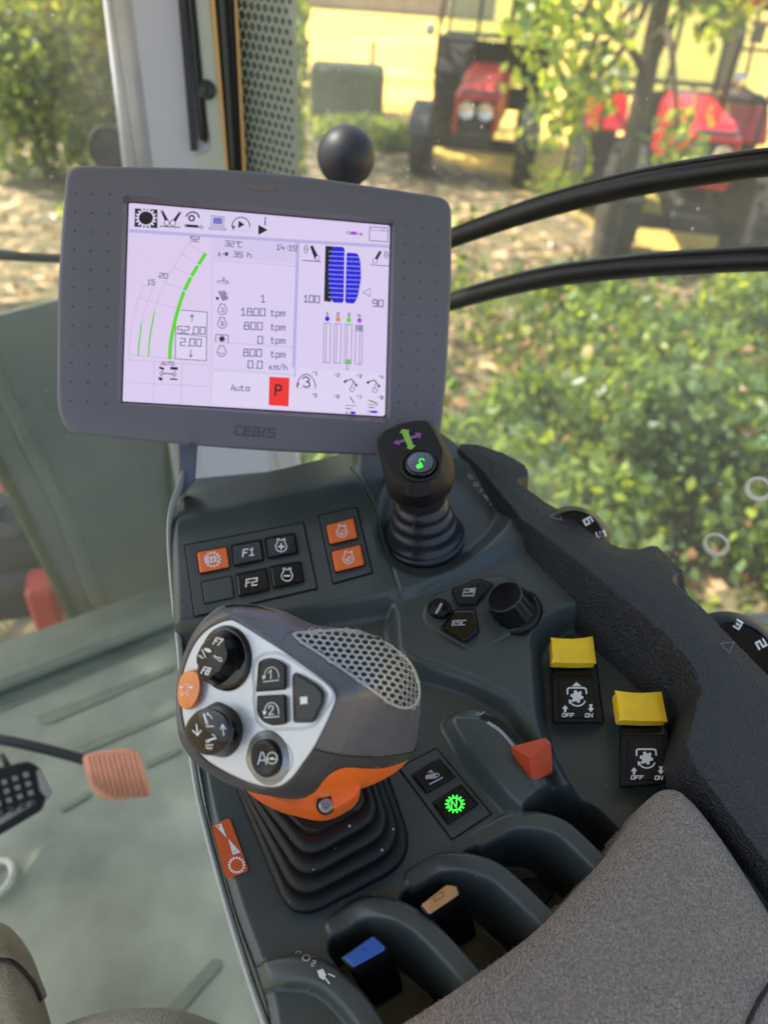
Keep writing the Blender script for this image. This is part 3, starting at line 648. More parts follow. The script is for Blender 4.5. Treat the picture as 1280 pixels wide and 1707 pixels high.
for P in scoops: ins |= (sdf(P, cu, cv) < 0).astype(int)
npmesh('grained_rim', V, Q[ins == 0], M['rim'], con)
npmesh('finger_scoop', V, Q[ins == 1], M['smoothblack'], con)
RIM = BVHTree.FromPolygons([Vector(v) for v in V], Q.tolist()); RIMF = onsurf(RIM)
arr = mat('embossed arrow', S(112, 114, 116), .5)
for P in ([(916, 862), (931, 853), (935, 868)], [(1200, 1073), (1222, 1071), (1214, 1089)]): ink = Ink(RIMF, base=.0006); ink.line(P, 1.6, arr, True); ink.build('embossed_arrow', con)

# ---- switch panels (front left)
def KF(base): return lambda x, y, h: K(x, y, base + h)
def frame_panel(P, base, parent, name='switch_panel', r=3):
    mb = MB(); slab(mb, rounded(P, r), KF(base), .0, .0016, 1.2); o = mb.build(name, M['panel'], parent)
    mb = MB(); slab(mb, rounded(inset(P, -2.6), r), KF(base), -.001, .0006, .3); mb.build('panel_seam', M['seam'], o); return o
def button(P, base, parent, m, name='button', h=.0045, r=3, bev=2.5, h0=.0012, well=True):
    mb = MB(); slab(mb, rounded(P, r, 4), KF(base), h0, h, bev, h * .3); o = mb.build(name, m, parent)
    if well: mb = MB(); slab(mb, rounded(inset(P, -1.8), r, 4), KF(base), h0 - .0005, h0 + .0009, .2); mb.build('button_well', M['seam'], o)
    return o
def c2(P, c): return [(c[0] + x / c[2], c[1] + y / c[2]) for x, y in P]
def eng(ink, cx, cy, s, m, inner=None, w=1.6, rot=0):
    """engine outline symbol"""
    ink.ell(cx, cy + .12 * s, .78 * s, .74 * s, m, -50, 230, w, 24)
    ink.line([(cx - .50 * s, cy - .46 * s), (cx - .55 * s, cy - .95 * s), (cx - .28 * s, cy - .95 * s), (cx - .28 * s, cy - .78 * s), (cx + .28 * s, cy - .78 * s), (cx + .28 * s, cy - .95 * s), (cx + .55 * s, cy - .95 * s), (cx + .50 * s, cy - .46 * s)], w, m)
    if inner == 'arc': ink.ell(cx, cy + .1 * s, .4 * s, .4 * s, m, 20, 160, w, 10)
    if inner == '+': ink.line([(cx - .35 * s, cy + .12 * s), (cx + .35 * s, cy + .12 * s)], w * 1.6, m); ink.line([(cx, cy - .25 * s), (cx, cy + .48 * s)], w * 1.6, m)
    if inner == '-': ink.line([(cx - .35 * s, cy + .12 * s), (cx + .35 * s, cy + .12 * s)], w * 1.6, m)
    if inner in '1 2'.split(): ink.ell(cx, cy + .12 * s, .45 * s, .42 * s, m, -60, 200, w * .7, 16); ink.text(inner, cx - .16 * s, cy + .36 * s, .5 * s, m, w, wide=.6, slant=.2)
C = (270, 740, 2.1333)
fp = frame_panel(c2([(84, 362), (502, 282), (550, 512), (118, 612)], C), 0, con)
fp['label'] = 'six place switch panel with one orange and four black buttons'
def B2(P, m, **k): return button(c2(P, C), 0, fp, m, **k)
b = B2([(126, 386), (230, 367), (241, 438), (136, 460)], M['orange']); b['label'] = 'orange mode button'
ik = Ink(KF(.0046), C); ik.gear(181, 411, 31, M['white'], 14, .2, sy=.95, hole=.72, mh=M['orange']); ik.text('MODE', 155, 424, 19, M['white'], 4, ang=-9, wide=.72, gap=1.4); ik.build('mode_symbol', b)
b = B2([(247, 360), (352, 341), (362, 412), (258, 433)], M['glossblack']); ik = Ink(KF(.0046), C); ik.text('F1', 288, 401, 24, M['white'], 5, ang=-9, slant=.25, wide=1.0); ik.build('lettering', b)
b = B2([(367, 336), (471, 317), (484, 386), (378, 406)], M['glossblack']); ik = Ink(KF(.0046), C); eng(ik, 424, 362, 25, M['white'], '+', 3.6); ik.build('engine_symbol', b)
b = B2([(264, 464), (372, 443), (382, 517), (273, 541)], M['glossblack']); ik = Ink(KF(.0046), C); ik.text('F2', 299, 507, 24, M['white'], 5, ang=-9, slant=.25, wide=1.0); ik.build('lettering', b)
b = B2([(386, 436), (493, 419), (505, 488), (396, 512)], M['glossblack']); ik = Ink(KF(.0046), C); eng(ik, 445, 466, 25, M['white'], '-', 3.6); ik.build('engine_symbol', b)
b = B2([(142, 492), (246, 470), (256, 545), (152, 567)], M['panel'], h=.0024, name='blank_cover'); b['label'] = 'blank grey cover without a switch'
fp = frame_panel(c2([(560, 256), (690, 228), (746, 456), (611, 494)], C), 0, con); fp['label'] = 'narrow panel with two orange engine speed buttons'
b = B2([(584, 290), (682, 264), (696, 334), (598, 357)], M['orange']); ik = Ink(KF(.0046), C); eng(ik, 640, 311, 24, M['white'], '1', 3.4); ik.build('engine_symbol', b); b.parent = fp
b2_ = button(c2([(603, 383), (706, 358), (720, 430), (617, 456)], C), 0, fp, M['orange']); ik = Ink(KF(.0046), C); eng(ik, 663, 405, 24, M['white'], '2', 3.4); ik.build('engine_symbol', b2_)

# ---- small symbols printed near the joystick and on the first fin
ik = Ink(CONF, (600, 680, 4.2667), base=.0005); g = M['whitedim']
for cx, cy in ((776, 484), (795, 496)): ik.ell(cx, cy, 11, 10, g, w=4, n=12)
ik.ell(822, 545, 15, 13, g, w=5, n=12); ik.line([(836, 556), (850, 552)], 5, g); ik.text('2', 850, 596, 26, g, 5, ang=35, wide=.7)
ik.poly([(874, 620), (890, 618), (912, 640), (900, 652)], g); ik.line([(905, 662), (935, 640)], 6, g); ik.line([(925, 690), (950, 672)], 8, g)
ik.build('pictogram_row', con)
ik = Ink(CONF, (340, 1330, 1.8286), base=.0006)
ik.ell(288, 474, 8, 6, g, w=3, n=10); ik.ell(312, 490, 11, 8, g, w=3.4, n=12); ik.line([(328, 484), (338, 488)], 3, g); ik.text('2', 328, 512, 15, g, 3.4, ang=20, wide=.8)
ik.poly([(345, 528), (362, 522), (372, 540), (366, 556), (352, 548)], M['white']); ik.line([(368, 548), (382, 566)], 4, M['white']); ik.line([(380, 538), (398, 546)], 4, M['white']); ik.build('pictogram_row', con)

# ---- orange decal at the left edge
mb = MB(); slab(mb, rounded([(353, 1376), (380, 1364), (384, 1366), (414, 1448), (412, 1453), (380, 1465), (376, 1463)], 2), KF(E_H), .0004, .0011, .3); d = mb.build('gear_decal', M['decalor'], con); d['label'] = 'orange decal with plus and minus wedge and a toothed ring'
ik = Ink(KF(E_H + .0011), (340, 1330, 1.8286)); ik.poly([(34, 84), (54, 78), (70, 122)], M['white']); ik.poly([(74, 124), (112, 166), (88, 174)], M['white'])
ik.line([(38, 87), (50, 87)], 2, M['decalor']); ik.line([(44, 81), (44, 93)], 2, M['decalor']); ik.line([(90, 164), (100, 161)], 2, M['decalor'])
ik.gear(100, 205, 27, M['white'], 16, .16, hole=.72, mh=M['decalor']); ik.build('symbol', d)

# ---- two button panel in the middle
C = (640, 1140, 3.5556); HB = E_H
fp = frame_panel(c2([(92, 500), (310, 386), (630, 770), (402, 918)], C), HB, con); fp['label'] = 'slanted two button panel between lever and slider'
b = button(c2([(166, 542), (326, 446), (420, 550), (250, 645)], C), HB, fp, M['blackbtn'], h=.0042); ik = Ink(KF(HB + .0043), C)
ik.poly([(258, 528), (276, 508), (296, 524)], g); ik.poly([(244, 552), (250, 540), (310, 526), (330, 534), (326, 548), (304, 560), (248, 566)], g); ik.ell(314, 541, 8, 6, M['blackbtn'], n=12); ik.line([(272, 594), (344, 556)], 9, g); ik.build('implement_symbol', b)
b = button(c2([(290, 705), (456, 600), (556, 712), (380, 830)], C), HB, fp, M['blackbtn'], h=.0042); ik = Ink(KF(HB + .0043), C)
ik.gear(420, 712, 60, M['green_glow'], 14, .24, sx=1, sy=.92, hole=.56, mh=M['blackbtn']); ik.text('N', 398, 736, 44, M['green_glow'], 11, ang=-8, slant=.2, wide=1); ik.build('lit_gear_symbol', b); b['label'] = 'black button with lit green neutral gear sign'

# ---- slider on its mound
ik = Ink(CONF, base=.0004)
ik.line(cat_open([(806, 1196), (830, 1204), (856, 1228), (884, 1262)], 16), 9, M['seam']); ik.line(cat_open([(814, 1206), (834, 1220), (858, 1248), (872, 1268)], 14), 5, M['whitedim'])
ik.build('slider_slot', con)
ik = Ink(CONF, (640, 1140, 3.5556), base=.0006); ik.ell(556, 182, 12, 8, g, w=5, n=10, rot=-20); ik.line([(572, 186), (590, 172)], 8, g); ik.build('slider_symbol', con)
mb = MB(); sl_ = lambda x, y, h: K(x, y, -.004 + h)
bot = [K(x, y, -.006) for x, y in rounded([(856, 1250), (905, 1238), (918, 1268), (884, 1300), (868, 1286)], 3)]
mid = [K(x, y, .006) for x, y in rounded([(850, 1246), (896, 1228), (915, 1240), (912, 1276), (888, 1299), (878, 1292)], 3)]
top = [K(x, y, .013) for x, y in rounded([(849, 1244), (868, 1236), (909, 1229), (919, 1238), (882, 1264), (879, 1268)], 3)]
loft(mb, [bot, mid, top], True, True)
mb = MB()
# knob: front face and top face meeting in a raised ridge
A8 = {k: K(x, y, h) for k, (x, y, h) in dict(a=(849, 1245, .010), b=(909, 1229, .013), c=(919, 1240, .011), d=(916, 1285, -.002), e=(888, 1301, -.004), f=(880, 1265, .014), g=(872, 1240, .009), i=(912, 1262, .004), j=(884, 1262, .014)).items()}
ringsq = [[K(x, y, h) for x, y in rounded(P, 3.5, 4)] for P, h in (
    ([(862, 1272), (900, 1250), (922, 1289), (888, 1306)], -.010), ([(852, 1256), (908, 1236), (922, 1284), (888, 1305)], -.002),
    ([(849, 1245), (909, 1229), (919, 1240), (884, 1268)], .011), ([(853, 1246), (906, 1232), (914, 1240), (884, 1264)], .0125))]
loft(mb, ringsq, True, True); kn_ = mb.build('slider_knob', M['orangered'], con, True, 'orange red slider knob', 30)
md = kn_.modifiers.new('bevel', 'BEVEL'); md.width = .0012; md.segments = 2

# ---- menu cluster: round i button, page button, ESC button, rotary knob
C = (690, 950, 5.8182); HB = N_H + .001
clu = None
mb = MB(); lathe(mb, K(*c2([(248, 388)], C)[0], HB), KN, [(.0088, -.001), (.0088, .0032), (.0078, .0045), (.0062, .0046), (.005, .0041), (0, .0039)], 36)
b = mb.build('info_button', M['blackbtn'], con, True, angle=40); ik = Ink(KF(HB + .0047), C); ik.line([(216, 414), (246, 366)], 22, M['whitedim']); ik.line([(252, 350), (262, 334)], 22, M['whitedim']); ik.build('lettering', b)
b = button(c2([(372, 190), (640, 92), (758, 136), (600, 336), (430, 334)], C), HB, con, M['blackbtn'], 'page_button', .0045, 3); ik = Ink(KF(HB + .0046), C)
ik.poly([(486, 180), (600, 174), (580, 256), (462, 256)], g); ik.poly([(492, 194), (540, 190), (536, 208), (486, 210)], M['blackbtn']); ik.poly([(482, 224), (576, 218), (570, 240), (476, 244)], M['blackbtn']); ik.build('page_symbol', b)
b = button(c2([(384, 392), (590, 388), (628, 600), (488, 704), (262, 568)], C), HB, con, M['glossblack'], 'escape_button', .0050, 4, 3.5); ik = Ink(KF(HB + .0051), C); ik.text('ESC', 368, 536, 42, M['whitedim'], 11, ang=-2, slant=.3, wide=1.15); ik.build('lettering', b)
kc = K(859, 1021, HB); kt = K(840, 993, HB + .018)
rot_ax = kt - kc; hl = np.linalg.norm(rot_ax); mb = MB(); NT = 64; ax, a, b_ = frame(rot_ax); rings = []
for rr, hh, kn2 in ((.0205, -.004, 0), (.0205, .0006, .0), (.0192, .0022, 0), (.0176, .003, 1), (.0140, hl * .86, 1), (.0139, hl * .90, 0), (.0134, hl * .97, 0), (.0128, hl, 0), (.006, hl + .0001, 0)):
    rings.append([kc + ax * hh + (a * math.cos(t) + b_ * math.sin(t)) * (rr + (.0004 * kn2 * math.cos(16 * t))) for t in np.linspace(0, 2 * math.pi, NT, endpoint=False)])
loft(mb, rings, False, True); rk = mb.build('rotary_knob', M['blackbtn'], con, True, 'ribbed black rotary knob', 40)
mb = MB(); tube(mb, [kc + ax * (hl * .95) + (a * math.cos(t) + b_ * math.sin(t)) * .0137 for t in np.linspace(0, 2 * math.pi, 49)], .00022, 6); mb.build('knob_edge_highlight', M['silver2'], rk, True)  # thin silver tube drawn as the highlight on the knob edge

# ---- two yellow rocker switches
def rocker(P_black, P_yel, P_label, P_dark, sym, tri, lab, hb):
    mb = MB(); slab(mb, rounded(P_black, 3), KF(G_H), -.004, hb, 2, base_out=3); o = mb.build('rocker_switch', M['blackbtn'], con, label=lab)
    mb = MB(); slab(mb, rounded(P_label, 1.5), KF(G_H), hb - .001, hb + .0008, .8); lp = mb.build('label_plate', M['blackbtn'], o)
    mb = MB(); slab(mb, P_dark, KF(G_H), hb - .001, hb + .0005, .5); mb.build('lamp_window', M['glossblack'], o)
    (ax_, ay), (bx, by), (cx, cy), (dx, dy) = P_yel   # rear left, rear right, front right, front left
    mb = MB(); nseg = 12; rows = []
    for k in range(9):
        t = k / 8; hh = hb + .0075 - .006 * math.sin(math.pi * min(1, t * 1.0)) * .55 + (.001 if k in (0, 8) else .0016)
        row = []
        for i in range(nseg + 1):
            s_ = i / nseg; x = (ax_ + (dx - ax_) * t) * (1 - s_) + (bx + (cx - bx) * t) * s_; y = (ay + (dy - ay) * t) * (1 - s_) + (by + (cy - by) * t) * s_
            yb = 3.0 * math.sin(math.pi * s_) * (1 if k < 3 else (.4 if k > 6 else .6))
            row.append(K(x, y + yb, G_H + hh - (.001 if i in (0, nseg) else 0)))
        rows.append(row)
    low = lambda r, dyy: [K(*pj(p)[:2], G_H + hb - .0005) for p in r]
    Vv = [p for r in rows for p in r]; m_ = nseg + 1; fs = [[k * m_ + i, k * m_ + i + 1, (k + 1) * m_ + i + 1, (k + 1) * m_ + i] for k in range(8) for i in range(nseg)]
    per = [i for i in range(m_)] + [k * m_ + nseg for k in range(1, 9)] + [8 * m_ + i for i in range(nseg - 1, -1, -1)] + [k * m_ for k in range(7, 0, -1)]
    base = len(Vv); Vv += [Vv[i] - KN * (.009 if i < m_ * 8 else .0062) for i in per]; L = len(per)
    fs += [[per[i], per[(i + 1) % L], base + (i + 1) % L, base + i] for i in range(L)]; fs.append([base + i for i in range(L)])
    mb.add(Vv, fs); cap = mb.build('yellow_cap', M['yellow'], o, True, angle=35)
    md = cap.modifiers.new('bevel', 'BEVEL'); md.width = .0007; md.segments = 2; md.limit_method = 'ANGLE'
    ik = Ink(KF(G_H + hb + .0009), sym); w_ = M['white']
    if tri: ik.poly([(761, 512), (778, 496), (798, 512)], w_)
    ik.line([(744, 540), (744, 522), (750, 518), (806, 518), (814, 522), (816, 538)], 6, w_); ik.gear(780, 551, 25, w_, 6, .28, rot=.2)
    ik.ell(782, 560, 30, 27, w_, 20, 150, 5); ik.poly([(748, 562), (764, 566), (750, 580)], w_)
    for q, dn in ((735, 0), (833, 1)):
        if dn: ik.poly([(q - 12, 596), (q + 12, 596), (q, 610)], w_); ik.line([(q, 588), (q, 596)], 9, w_); ik.line([(q - 5, 583), (q + 5, 583)], 4, w_)
        else: ik.poly([(q - 12, 598), (q, 584), (q + 12, 598)], w_); ik.line([(q, 600), (q, 606)], 9, w_)
    ik.text('OFF', 724, 628, 13, w_, 3.4, wide=1.25, slant=.15, gap=1.8, ang=1); ik.text('ON', 811, 629, 13, w_, 3.4, wide=1.25, slant=.15, gap=1.8, ang=1)
    ik.build('switch_symbols', o)
def pj(P):
    d = np.array(P) - CAM; z = d @ FW; return (CX + F * (d @ RT) / z, CY - F * (d @ UP) / z)
C = (620, 920, 2.2857)
rocker(c2([(682, 420), (852, 420), (882, 650), (690, 652)], C), c2([(682, 330), (838, 326), (850, 424), (686, 422)], C), c2([(708, 488), (838, 484), (858, 632), (712, 632)], C), c2([(698, 430), (838, 428), (842, 472), (698, 474)], C), C, True, 'upper left yellow topped rocker switch, label with a triangle over the bracket', .012)
C2 = (620 + (1045 - 780) / 2.2857 - 780 / 2.2857 * .04, 920 + (786 - 551 - 22) / 2.2857, 2.2857 / 1.04)
rocker(c2([(944, 640), (1124, 650), (1150, 884), (946, 896)], C), c2([(926, 532), (1100, 536), (1120, 646), (940, 642)], C), c2([(972, 712), (1108, 712), (1122, 868), (974, 870)], C), c2([(950, 652), (1112, 654), (1116, 698), (950, 700)], C), (620 + (1044 - 780 * 1.04) / 2.2857, 920 + (786 - 551 * 1.04) / 2.2857, 2.2857 / 1.04), False, 'lower right yellow topped rocker switch beside the armrest cushion tip', .014)

# ---- finger levers in the pockets
def finger(cap, body_dy, mcap, lab, cx_ax):
    o = None; mb = MB(); P = np.array(cap, float); c = P.mean(0)
    rings = []
    for dx, dy, s_, h in ((32, 66, .9, -.055), (24, 44, 1.0, -.038), (14, 24, 1.05, -.026), (16, 26, .98, -.022), (8, 12, 1.06, -.014), (9, 13, 1.0, -.011), (2, 3, 1.1, -.004), (0, 0, 1.1, -.001), (0, 0, .9, .0006)):
        rings.append([K(x + dx, y + dy, h) for x, y in (rounded(P, 5) - c) * s_ + c])
    loft(mb, rings, True, True); o = mb.build('finger_lever', M['rubber'], con, True, lab, 50)
    mb = MB(); slab(mb, rounded(P, [6, 2, 6, 2] if len(P) == 4 else 4), KF(0), .000, .0022, 3, .0012); tp = mb.build('coloured_tip', mcap, o)
    return o, tp
o, tp = finger([(571, 1596), (622, 1560), (642, 1578), (641, 1585), (590, 1613)], 60, M['blue'], 'finger lever with a blue tip', 0)
ik = Ink(KF(.0023)); ik.line([(602, 1583), (606, 1580), (609, 1584)], 2, mat('moulded blue mark', S(36, 70, 140), .4)); ik.build('moulded_mark', tp)
o, tp = finger([(702, 1508), (744, 1475), (760, 1477), (765, 1492), (716, 1525)], 60, M['tan'], 'finger lever with a worn ochre tip', 0)
ik = Ink(KF(.0023)); mk = mat('moulded ochre mark', S(150, 104, 60), .5); ik.line([(722, 1496), (736, 1486), (740, 1493), (725, 1503)], 1.6, mk, True); ik.build('moulded_mark', tp)
mb = MB(); slab(mb, rounded([(868, 1465), (900, 1462), (925, 1490), (905, 1512), (880, 1500)], 8), KF(-.058), -.004, .004, 3); mb.build('finger_lever', M['rubber'], con)

# ---- numbered dials at the outer edge
def dial(px, hc, r, marks, lab):
    c = K(*px, hc); ax = nrm(KN * 1.0 + np.array([-.12, -.35, 0])); mb = MB(); ax_, a, b_ = frame(ax)
    prof = [(r * .98, -.03), (r, -.008), (r * .985, -.005), (r * .93, -.003), (r * .72, .004), (r * .69, .0045), (r * .67, .003), (r * .6, .0025), (0, .0025)]
    lathe(mb, c, ax, prof, 56); o = mb.build('numbered_dial', M['blackbtn'], con, True, lab, 35)
    mb = MB(); lathe(mb, c, ax, [(r * .995, -.0052), (r * 1.01, -.0065), (r * .995, -.0078)], 56); mb.build('bright_rim', M['steel'], o, True)
    return o, c, ax
def dialmap(c, ax, r): return lambda x, y, h: np.array(hitplane(x, y, c + nrm(ax) * (.0012 + h), nrm(ax)))
o, c, ax = dial((957, 893), .004, .030, None, 'black dial with a white number six and lines'); bv = BVHTree.FromPolygons([v.co.copy() for v in o.data.vertices], [list(p.vertices) for p in o.data.polygons])
ik = Ink(onsurf(bv), base=.0004); ik.text('6', 972, 868, 13, M['white'], 3, ang=62, wide=1.0); ik.text('5', 993, 889, 13, M['white'], 3, ang=70, wide=1.0); ik.build('number', o)
o, c, ax = dial((1226, 1100), .004, .0385, None, 'black dial with white numbers two and three'); bv = BVHTree.FromPolygons([v.co.copy() for v in o.data.vertices], [list(p.vertices) for p in o.data.polygons])
ik = Ink(onsurf(bv), base=.0004); ik.text('2', 1259, 1072, 14, M['white'], 3.6, ang=62, wide=1.2); ik.text('3', 1222, 1044, 12, M['white'], 3, ang=32, wide=1.2); ik.build('number', o)

# ------------------------------------------------------------------ armrest cushion
co = [(1118, 1296), (1142, 1300), (1172, 1326), (1215, 1380), (1262, 1450), (1330, 1560), (1500, 1900), (600, 1900), (600, 1760), (640, 1716), (760, 1640), (900, 1540), (980, 1460), (1040, 1390), (1096, 1308)]
CH = .022; couv = rounded([Kuv(x, y, CH) for x, y in co], .010, 5)
def cush(X, Y):
    d = -sdf(couv, X, Y); r = .020; t = np.clip(d / r, 0, 1)
    H = CH - .02 + r * np.sqrt(np.clip(1 - (1 - t) ** 2, 0, 1)) + .012 * sm(d / .12)
    return np.where(d > 0, H, CH - .02 + d * 12)
V, Q = hfield(cush, -.02, .45, -.02, .34, .0016, -.035)
o = npmesh('armrest_cushion', V, Q, M['fabric']); tag(o, 'grey woven fabric armrest cushion over the rear of the console', 'armrest')
# seam line low right
CUB = BVHTree.FromPolygons([Vector(v) for v in V], Q.tolist()); f_ = onsurf(CUB)
mb = MB(); tube(mb, [f_(x, y, .0004) for x, y in cat_open([(1290, 1630), (1262, 1672), (1240, 1720), (1225, 1780)], 20)], .0011, 6); o2 = mb.build('seam', M['gasket'], o, True)

# ------------------------------------------------------------------ small joystick behind
JB = K(706, 893, -.010)
joy = thing('joystick', JB, 'small black joystick with green and purple arrows and a lit green padlock', 'joystick')
HD = .545
jn = nrm(-.80 * FW + .55 * UP - .08 * RT); JP = CS(690, 760, HD)
def JF(x, y, h): return hitplane(x, y, JP + jn * h, jn)
face = rounded([(630, 737), (640, 718), (671, 706), (712, 704), (720, 712), (738, 748), (736, 776), (728, 795), (700, 806), (662, 800), (648, 783)], 6, 5)
face = cat_closed(rounded([(630, 737), (640, 718), (671, 706), (712, 703), (722, 716), (738, 750), (735, 782), (715, 802), (684, 806), (655, 793)], 4, 3), 72)
def at_d(P, d): return [CS(x, y, d) for x, y in P]
sil = cat_closed([(628, 738), (638, 717), (670, 705), (714, 702), (736, 728), (753, 762), (757, 794), (745, 826), (702, 847), (655, 833), (641, 798), (634, 765)], 72)
def match(A, B):   # resample both by angle about a centre so that they pair up
    out = []
    for P, c in ((A, A.mean(0)), (B, B.mean(0))):
        ang = np.arctan2(P[:, 1] - c[1], P[:, 0] - c[0]); o = np.argsort(ang); an, Q = ang[o], P[o]
        t = np.linspace(-math.pi, math.pi, 160, endpoint=False)
        x = np.interp(t, np.r_[an - 2 * math.pi, an, an + 2 * math.pi], np.r_[Q[:, 0], Q[:, 0], Q[:, 0]]); y = np.interp(t, np.r_[an - 2 * math.pi, an, an + 2 * math.pi], np.r_[Q[:, 1], Q[:, 1], Q[:, 1]])
        out.append(np.stack([x, y], 1))
    return out
fa, si = match(face, sil)
mb = MB(); fc = fa.mean(0)
rings = [[JF(x, y, 0) for x, y in fc + (fa - fc) * s] for s in (.02, .5, .94, 1.0)]
r0 = np.array(rings[-1]); rs = np.array([CS(x, y, HD + .022) for x, y in si])
d0 = (r0 - CAM) @ FW
mid = fa * .45 + si * .55; rm = np.array([CS(x, y, min(a + .004, HD + .02)) for (x, y), a in zip(mid, d0)])
rs = np.array([CS(x, y, max(a + .012, HD + .006)) for (x, y), a in zip(si, d0)])
lo = si * np.array([1, 1]); cc = np.array([700, 815.]); back = cc + (si - cc) * [.80, .72] + [2, -10]
rb = np.array([CS(x, y, HD + .045) for x, y in back]); neck = cc + (si - cc) * [.45, .3] + [0, -5]
rn = np.array([CS(x, y, HD + .06) for x, y in neck])
rings += [rm, rs, .5 * (rs + rb) + (rs - rs.mean(0)) * .04, rb, rn]
loft(mb, rings, True, True); hd = mb.build('grip', M['joyblack'], joy, True, angle=38)
# recess ring and lit button
P = np.array([(700, 775)]); mb = MB(); bc = JF(701, 776, 0)
lathe(mb, bc, jn, [(.0155, .0), (.0152, .0016), (.0142, .0020), (.0128, .0012), (.0120, .0004)], 40); mb.build('button_collar', M['joyblack'], hd, True)
mb = MB(); lathe(mb, bc, jn, [(.0118, .0), (.0112, .003), (.0102, .0038), (.0085, .0042), (.0083, .0040), (0, .0040)], 40); jb = mb.build('lock_button', M['glossblack'], joy, True, angle=40)
mb = MB(); lathe(mb, bc, jn, [(.0088, .0043), (.0092, .0041), (.0092, .0036)], 40); mb.build('pale_ring', M['silver2'], jb, True)
ik = Ink(lambda x, y, h: JF(x, y, .0046 + h), (600, 680, 4.2667)); gg = M['green_glow']
ik.poly([(398, 408), (438, 390), (450, 420), (408, 434)], gg); ik.line([(428, 394), (420, 376), (428, 364), (446, 362), (456, 374)], 7, gg); ik.line([(424, 408), (428, 420)], 4, M['glossblack']); ik.build('padlock_symbol', jb)
ik = Ink(lambda x, y, h: JF(x, y, .0004 + h), (600, 680, 4.2667)); pu, gn_ = M['purple'], M['green']
ik.ell(330, 220, 112, 80, M['smoothblack'], w=3, rot=-12)
ik.poly([(236, 250), (262, 224), (266, 236), (398, 190), (392, 174), (436, 180), (424, 224), (412, 208), (282, 252), (284, 268)], pu)
ik.poly([(280, 180), (302, 150), (352, 158), (344, 172), (378, 264), (396, 266), (364, 298), (328, 284), (340, 276), (298, 178)], gn_)
ik.build('arrow_print', hd)
# bellows
top = CS(702, 826, HD + .045); axj = nrm(top - JB); hl = np.linalg.norm(top - JB); mb = MB(); prof = [(.034, -.004), (.0345, .002)]
nb = 4
for k in range(nb):
    t0 = k / nb; r0_ = .0322 - .0138 * t0 ** .8
    prof += [(r0_ + .0008, hl * (t0 * .92 + .04)), (r0_ + .0009, hl * (t0 * .92 + .09)), (r0_ - .0006, hl * (t0 * .92 + .14)), (r0_ - .0022, hl * (t0 * .92 + .18)), (r0_ - .0026, hl * (t0 * .92 + .22))]
prof += [(.019, hl), (.018, hl + .02)]
lathe(mb, JB, axj, prof, 48); mb.build('bellows', M['joyrub'], joy, True)

# ------------------------------------------------------------------ multifunction lever
lev = thing('drive_lever', K(540, 1400, E_H), 'large drive lever with silver button plate, orange skirt and black rubber boot', 'control lever')
# boot
mb = MB()
baseP = [(392, 1322), (452, 1488), (486, 1516), (540, 1512), (648, 1462), (676, 1420), (674, 1350), (640, 1280), (600, 1250), (420, 1290)]
colP = [(398, 1296), (418, 1340), (470, 1366), (530, 1382), (560, 1372), (606, 1334), (598, 1300), (560, 1270), (430, 1270)]
bN = rounded([(385, 1290), (488, 1540), (694, 1434), (630, 1248)], [40, 60, 66, 40], 22); cN = rounded([(396, 1282), (518, 1398), (614, 1342), (588, 1258)], [22, 30, 24, 22], 22)
hs = .046; nt_ = 4; rings = []
def bring(t, h, out=0):
    P = bN * (1 - t) + cN * t; c = P.mean(0); Q = c + (P - c) * (1 + out); return [K(x, y, E_H + h) for x, y in Q]
rings.append(bring(0, -.002, .02)); rings.append(bring(0, .003, .02))
for k in range(nt_):
    t0, t1 = k / nt_, (k + 1) / nt_; h0 = .003 + hs * t0; h1 = .003 + hs * t1; dh = h1 - h0
    rings += [bring(t0, h0 + dh * .12, .012), bring(t0 + .01, h0 + dh * .60, .008), bring(t0 + .04, h0 + dh * .80, -.01), bring(t0 + .13, h0 + dh * .88, -.04), bring(t1 - .03, h0 + dh * .84, -.03), bring(t1, h1, -.02)]
rings.append(bring(1, .003 + hs + .002, -.10))
loft(mb, rings, False, True); mb.build('boot', M['rubber'], lev, True, angle=60)
# faceplate plane and head
fn = nrm(-.50 * RT + .10 * UP - .86 * FW); FPO = CS(430, 1170, .362)
def FP(x, y, h=0): return hitplane(x, y, FPO + fn * h, fn)
R0 = np.array([(382, 1034), (403, 1041), (435, 1061), (470, 1083), (505, 1108), (538, 1133), (559, 1157), (553, 1185), (526, 1241), (505, 1272), (485, 1298), (460, 1312), (420, 1306), (370, 1283), (336, 1258), (309, 1212), (303, 1140), (320, 1083), (346, 1050)], float)
R3 = np.array([(372, 1010), (415, 1007), (470, 1018), (526, 1042), (586, 1050), (650, 1076), (694, 1118), (701, 1180), (687, 1255), (645, 1296), (575, 1322), (495, 1332), (412, 1318), (356, 1293), (318, 1262), (297, 1215), (297, 1130), (314, 1075), (337, 1037)], float)
NH = 240
def dep(P): return (np.array(P) - CAM) @ FW
dist = np.linalg.norm(R3 - R0, axis=1); dd0 = np.array([dep(FP(x, y)) for x, y in R0])
d3 = dd0 + .016 + .00034 * dist
ctl = []     # rings of (px, py, depth)
cf = R0.mean(0)
expd = lambda e: np.array([p + (p - cf) / np.linalg.norm(p - cf) * e for p in R0])
pix = lambda t: R0 * (1 - t) + R3 * t
ctl.append(np.c_[expd(-3), dd0 + .003])
ctl.append(np.c_[expd(1.0), dd0 + .0003])
e2 = np.maximum(3.0, dist * .0); ctl.append(np.c_[R0 + (R3 - R0) * np.minimum(1, 6 / dist)[:, None] * .7, dd0 + .0002])
for t, q in ((.28, .10), (.5, .24), (.7, .42), (.86, .64), (.96, .84), (1, 1)):
    ctl.append(np.c_[pix(t), dd0 + (d3 - dd0) * q + .0006])
bc_ = np.array([545, 1185.]); 
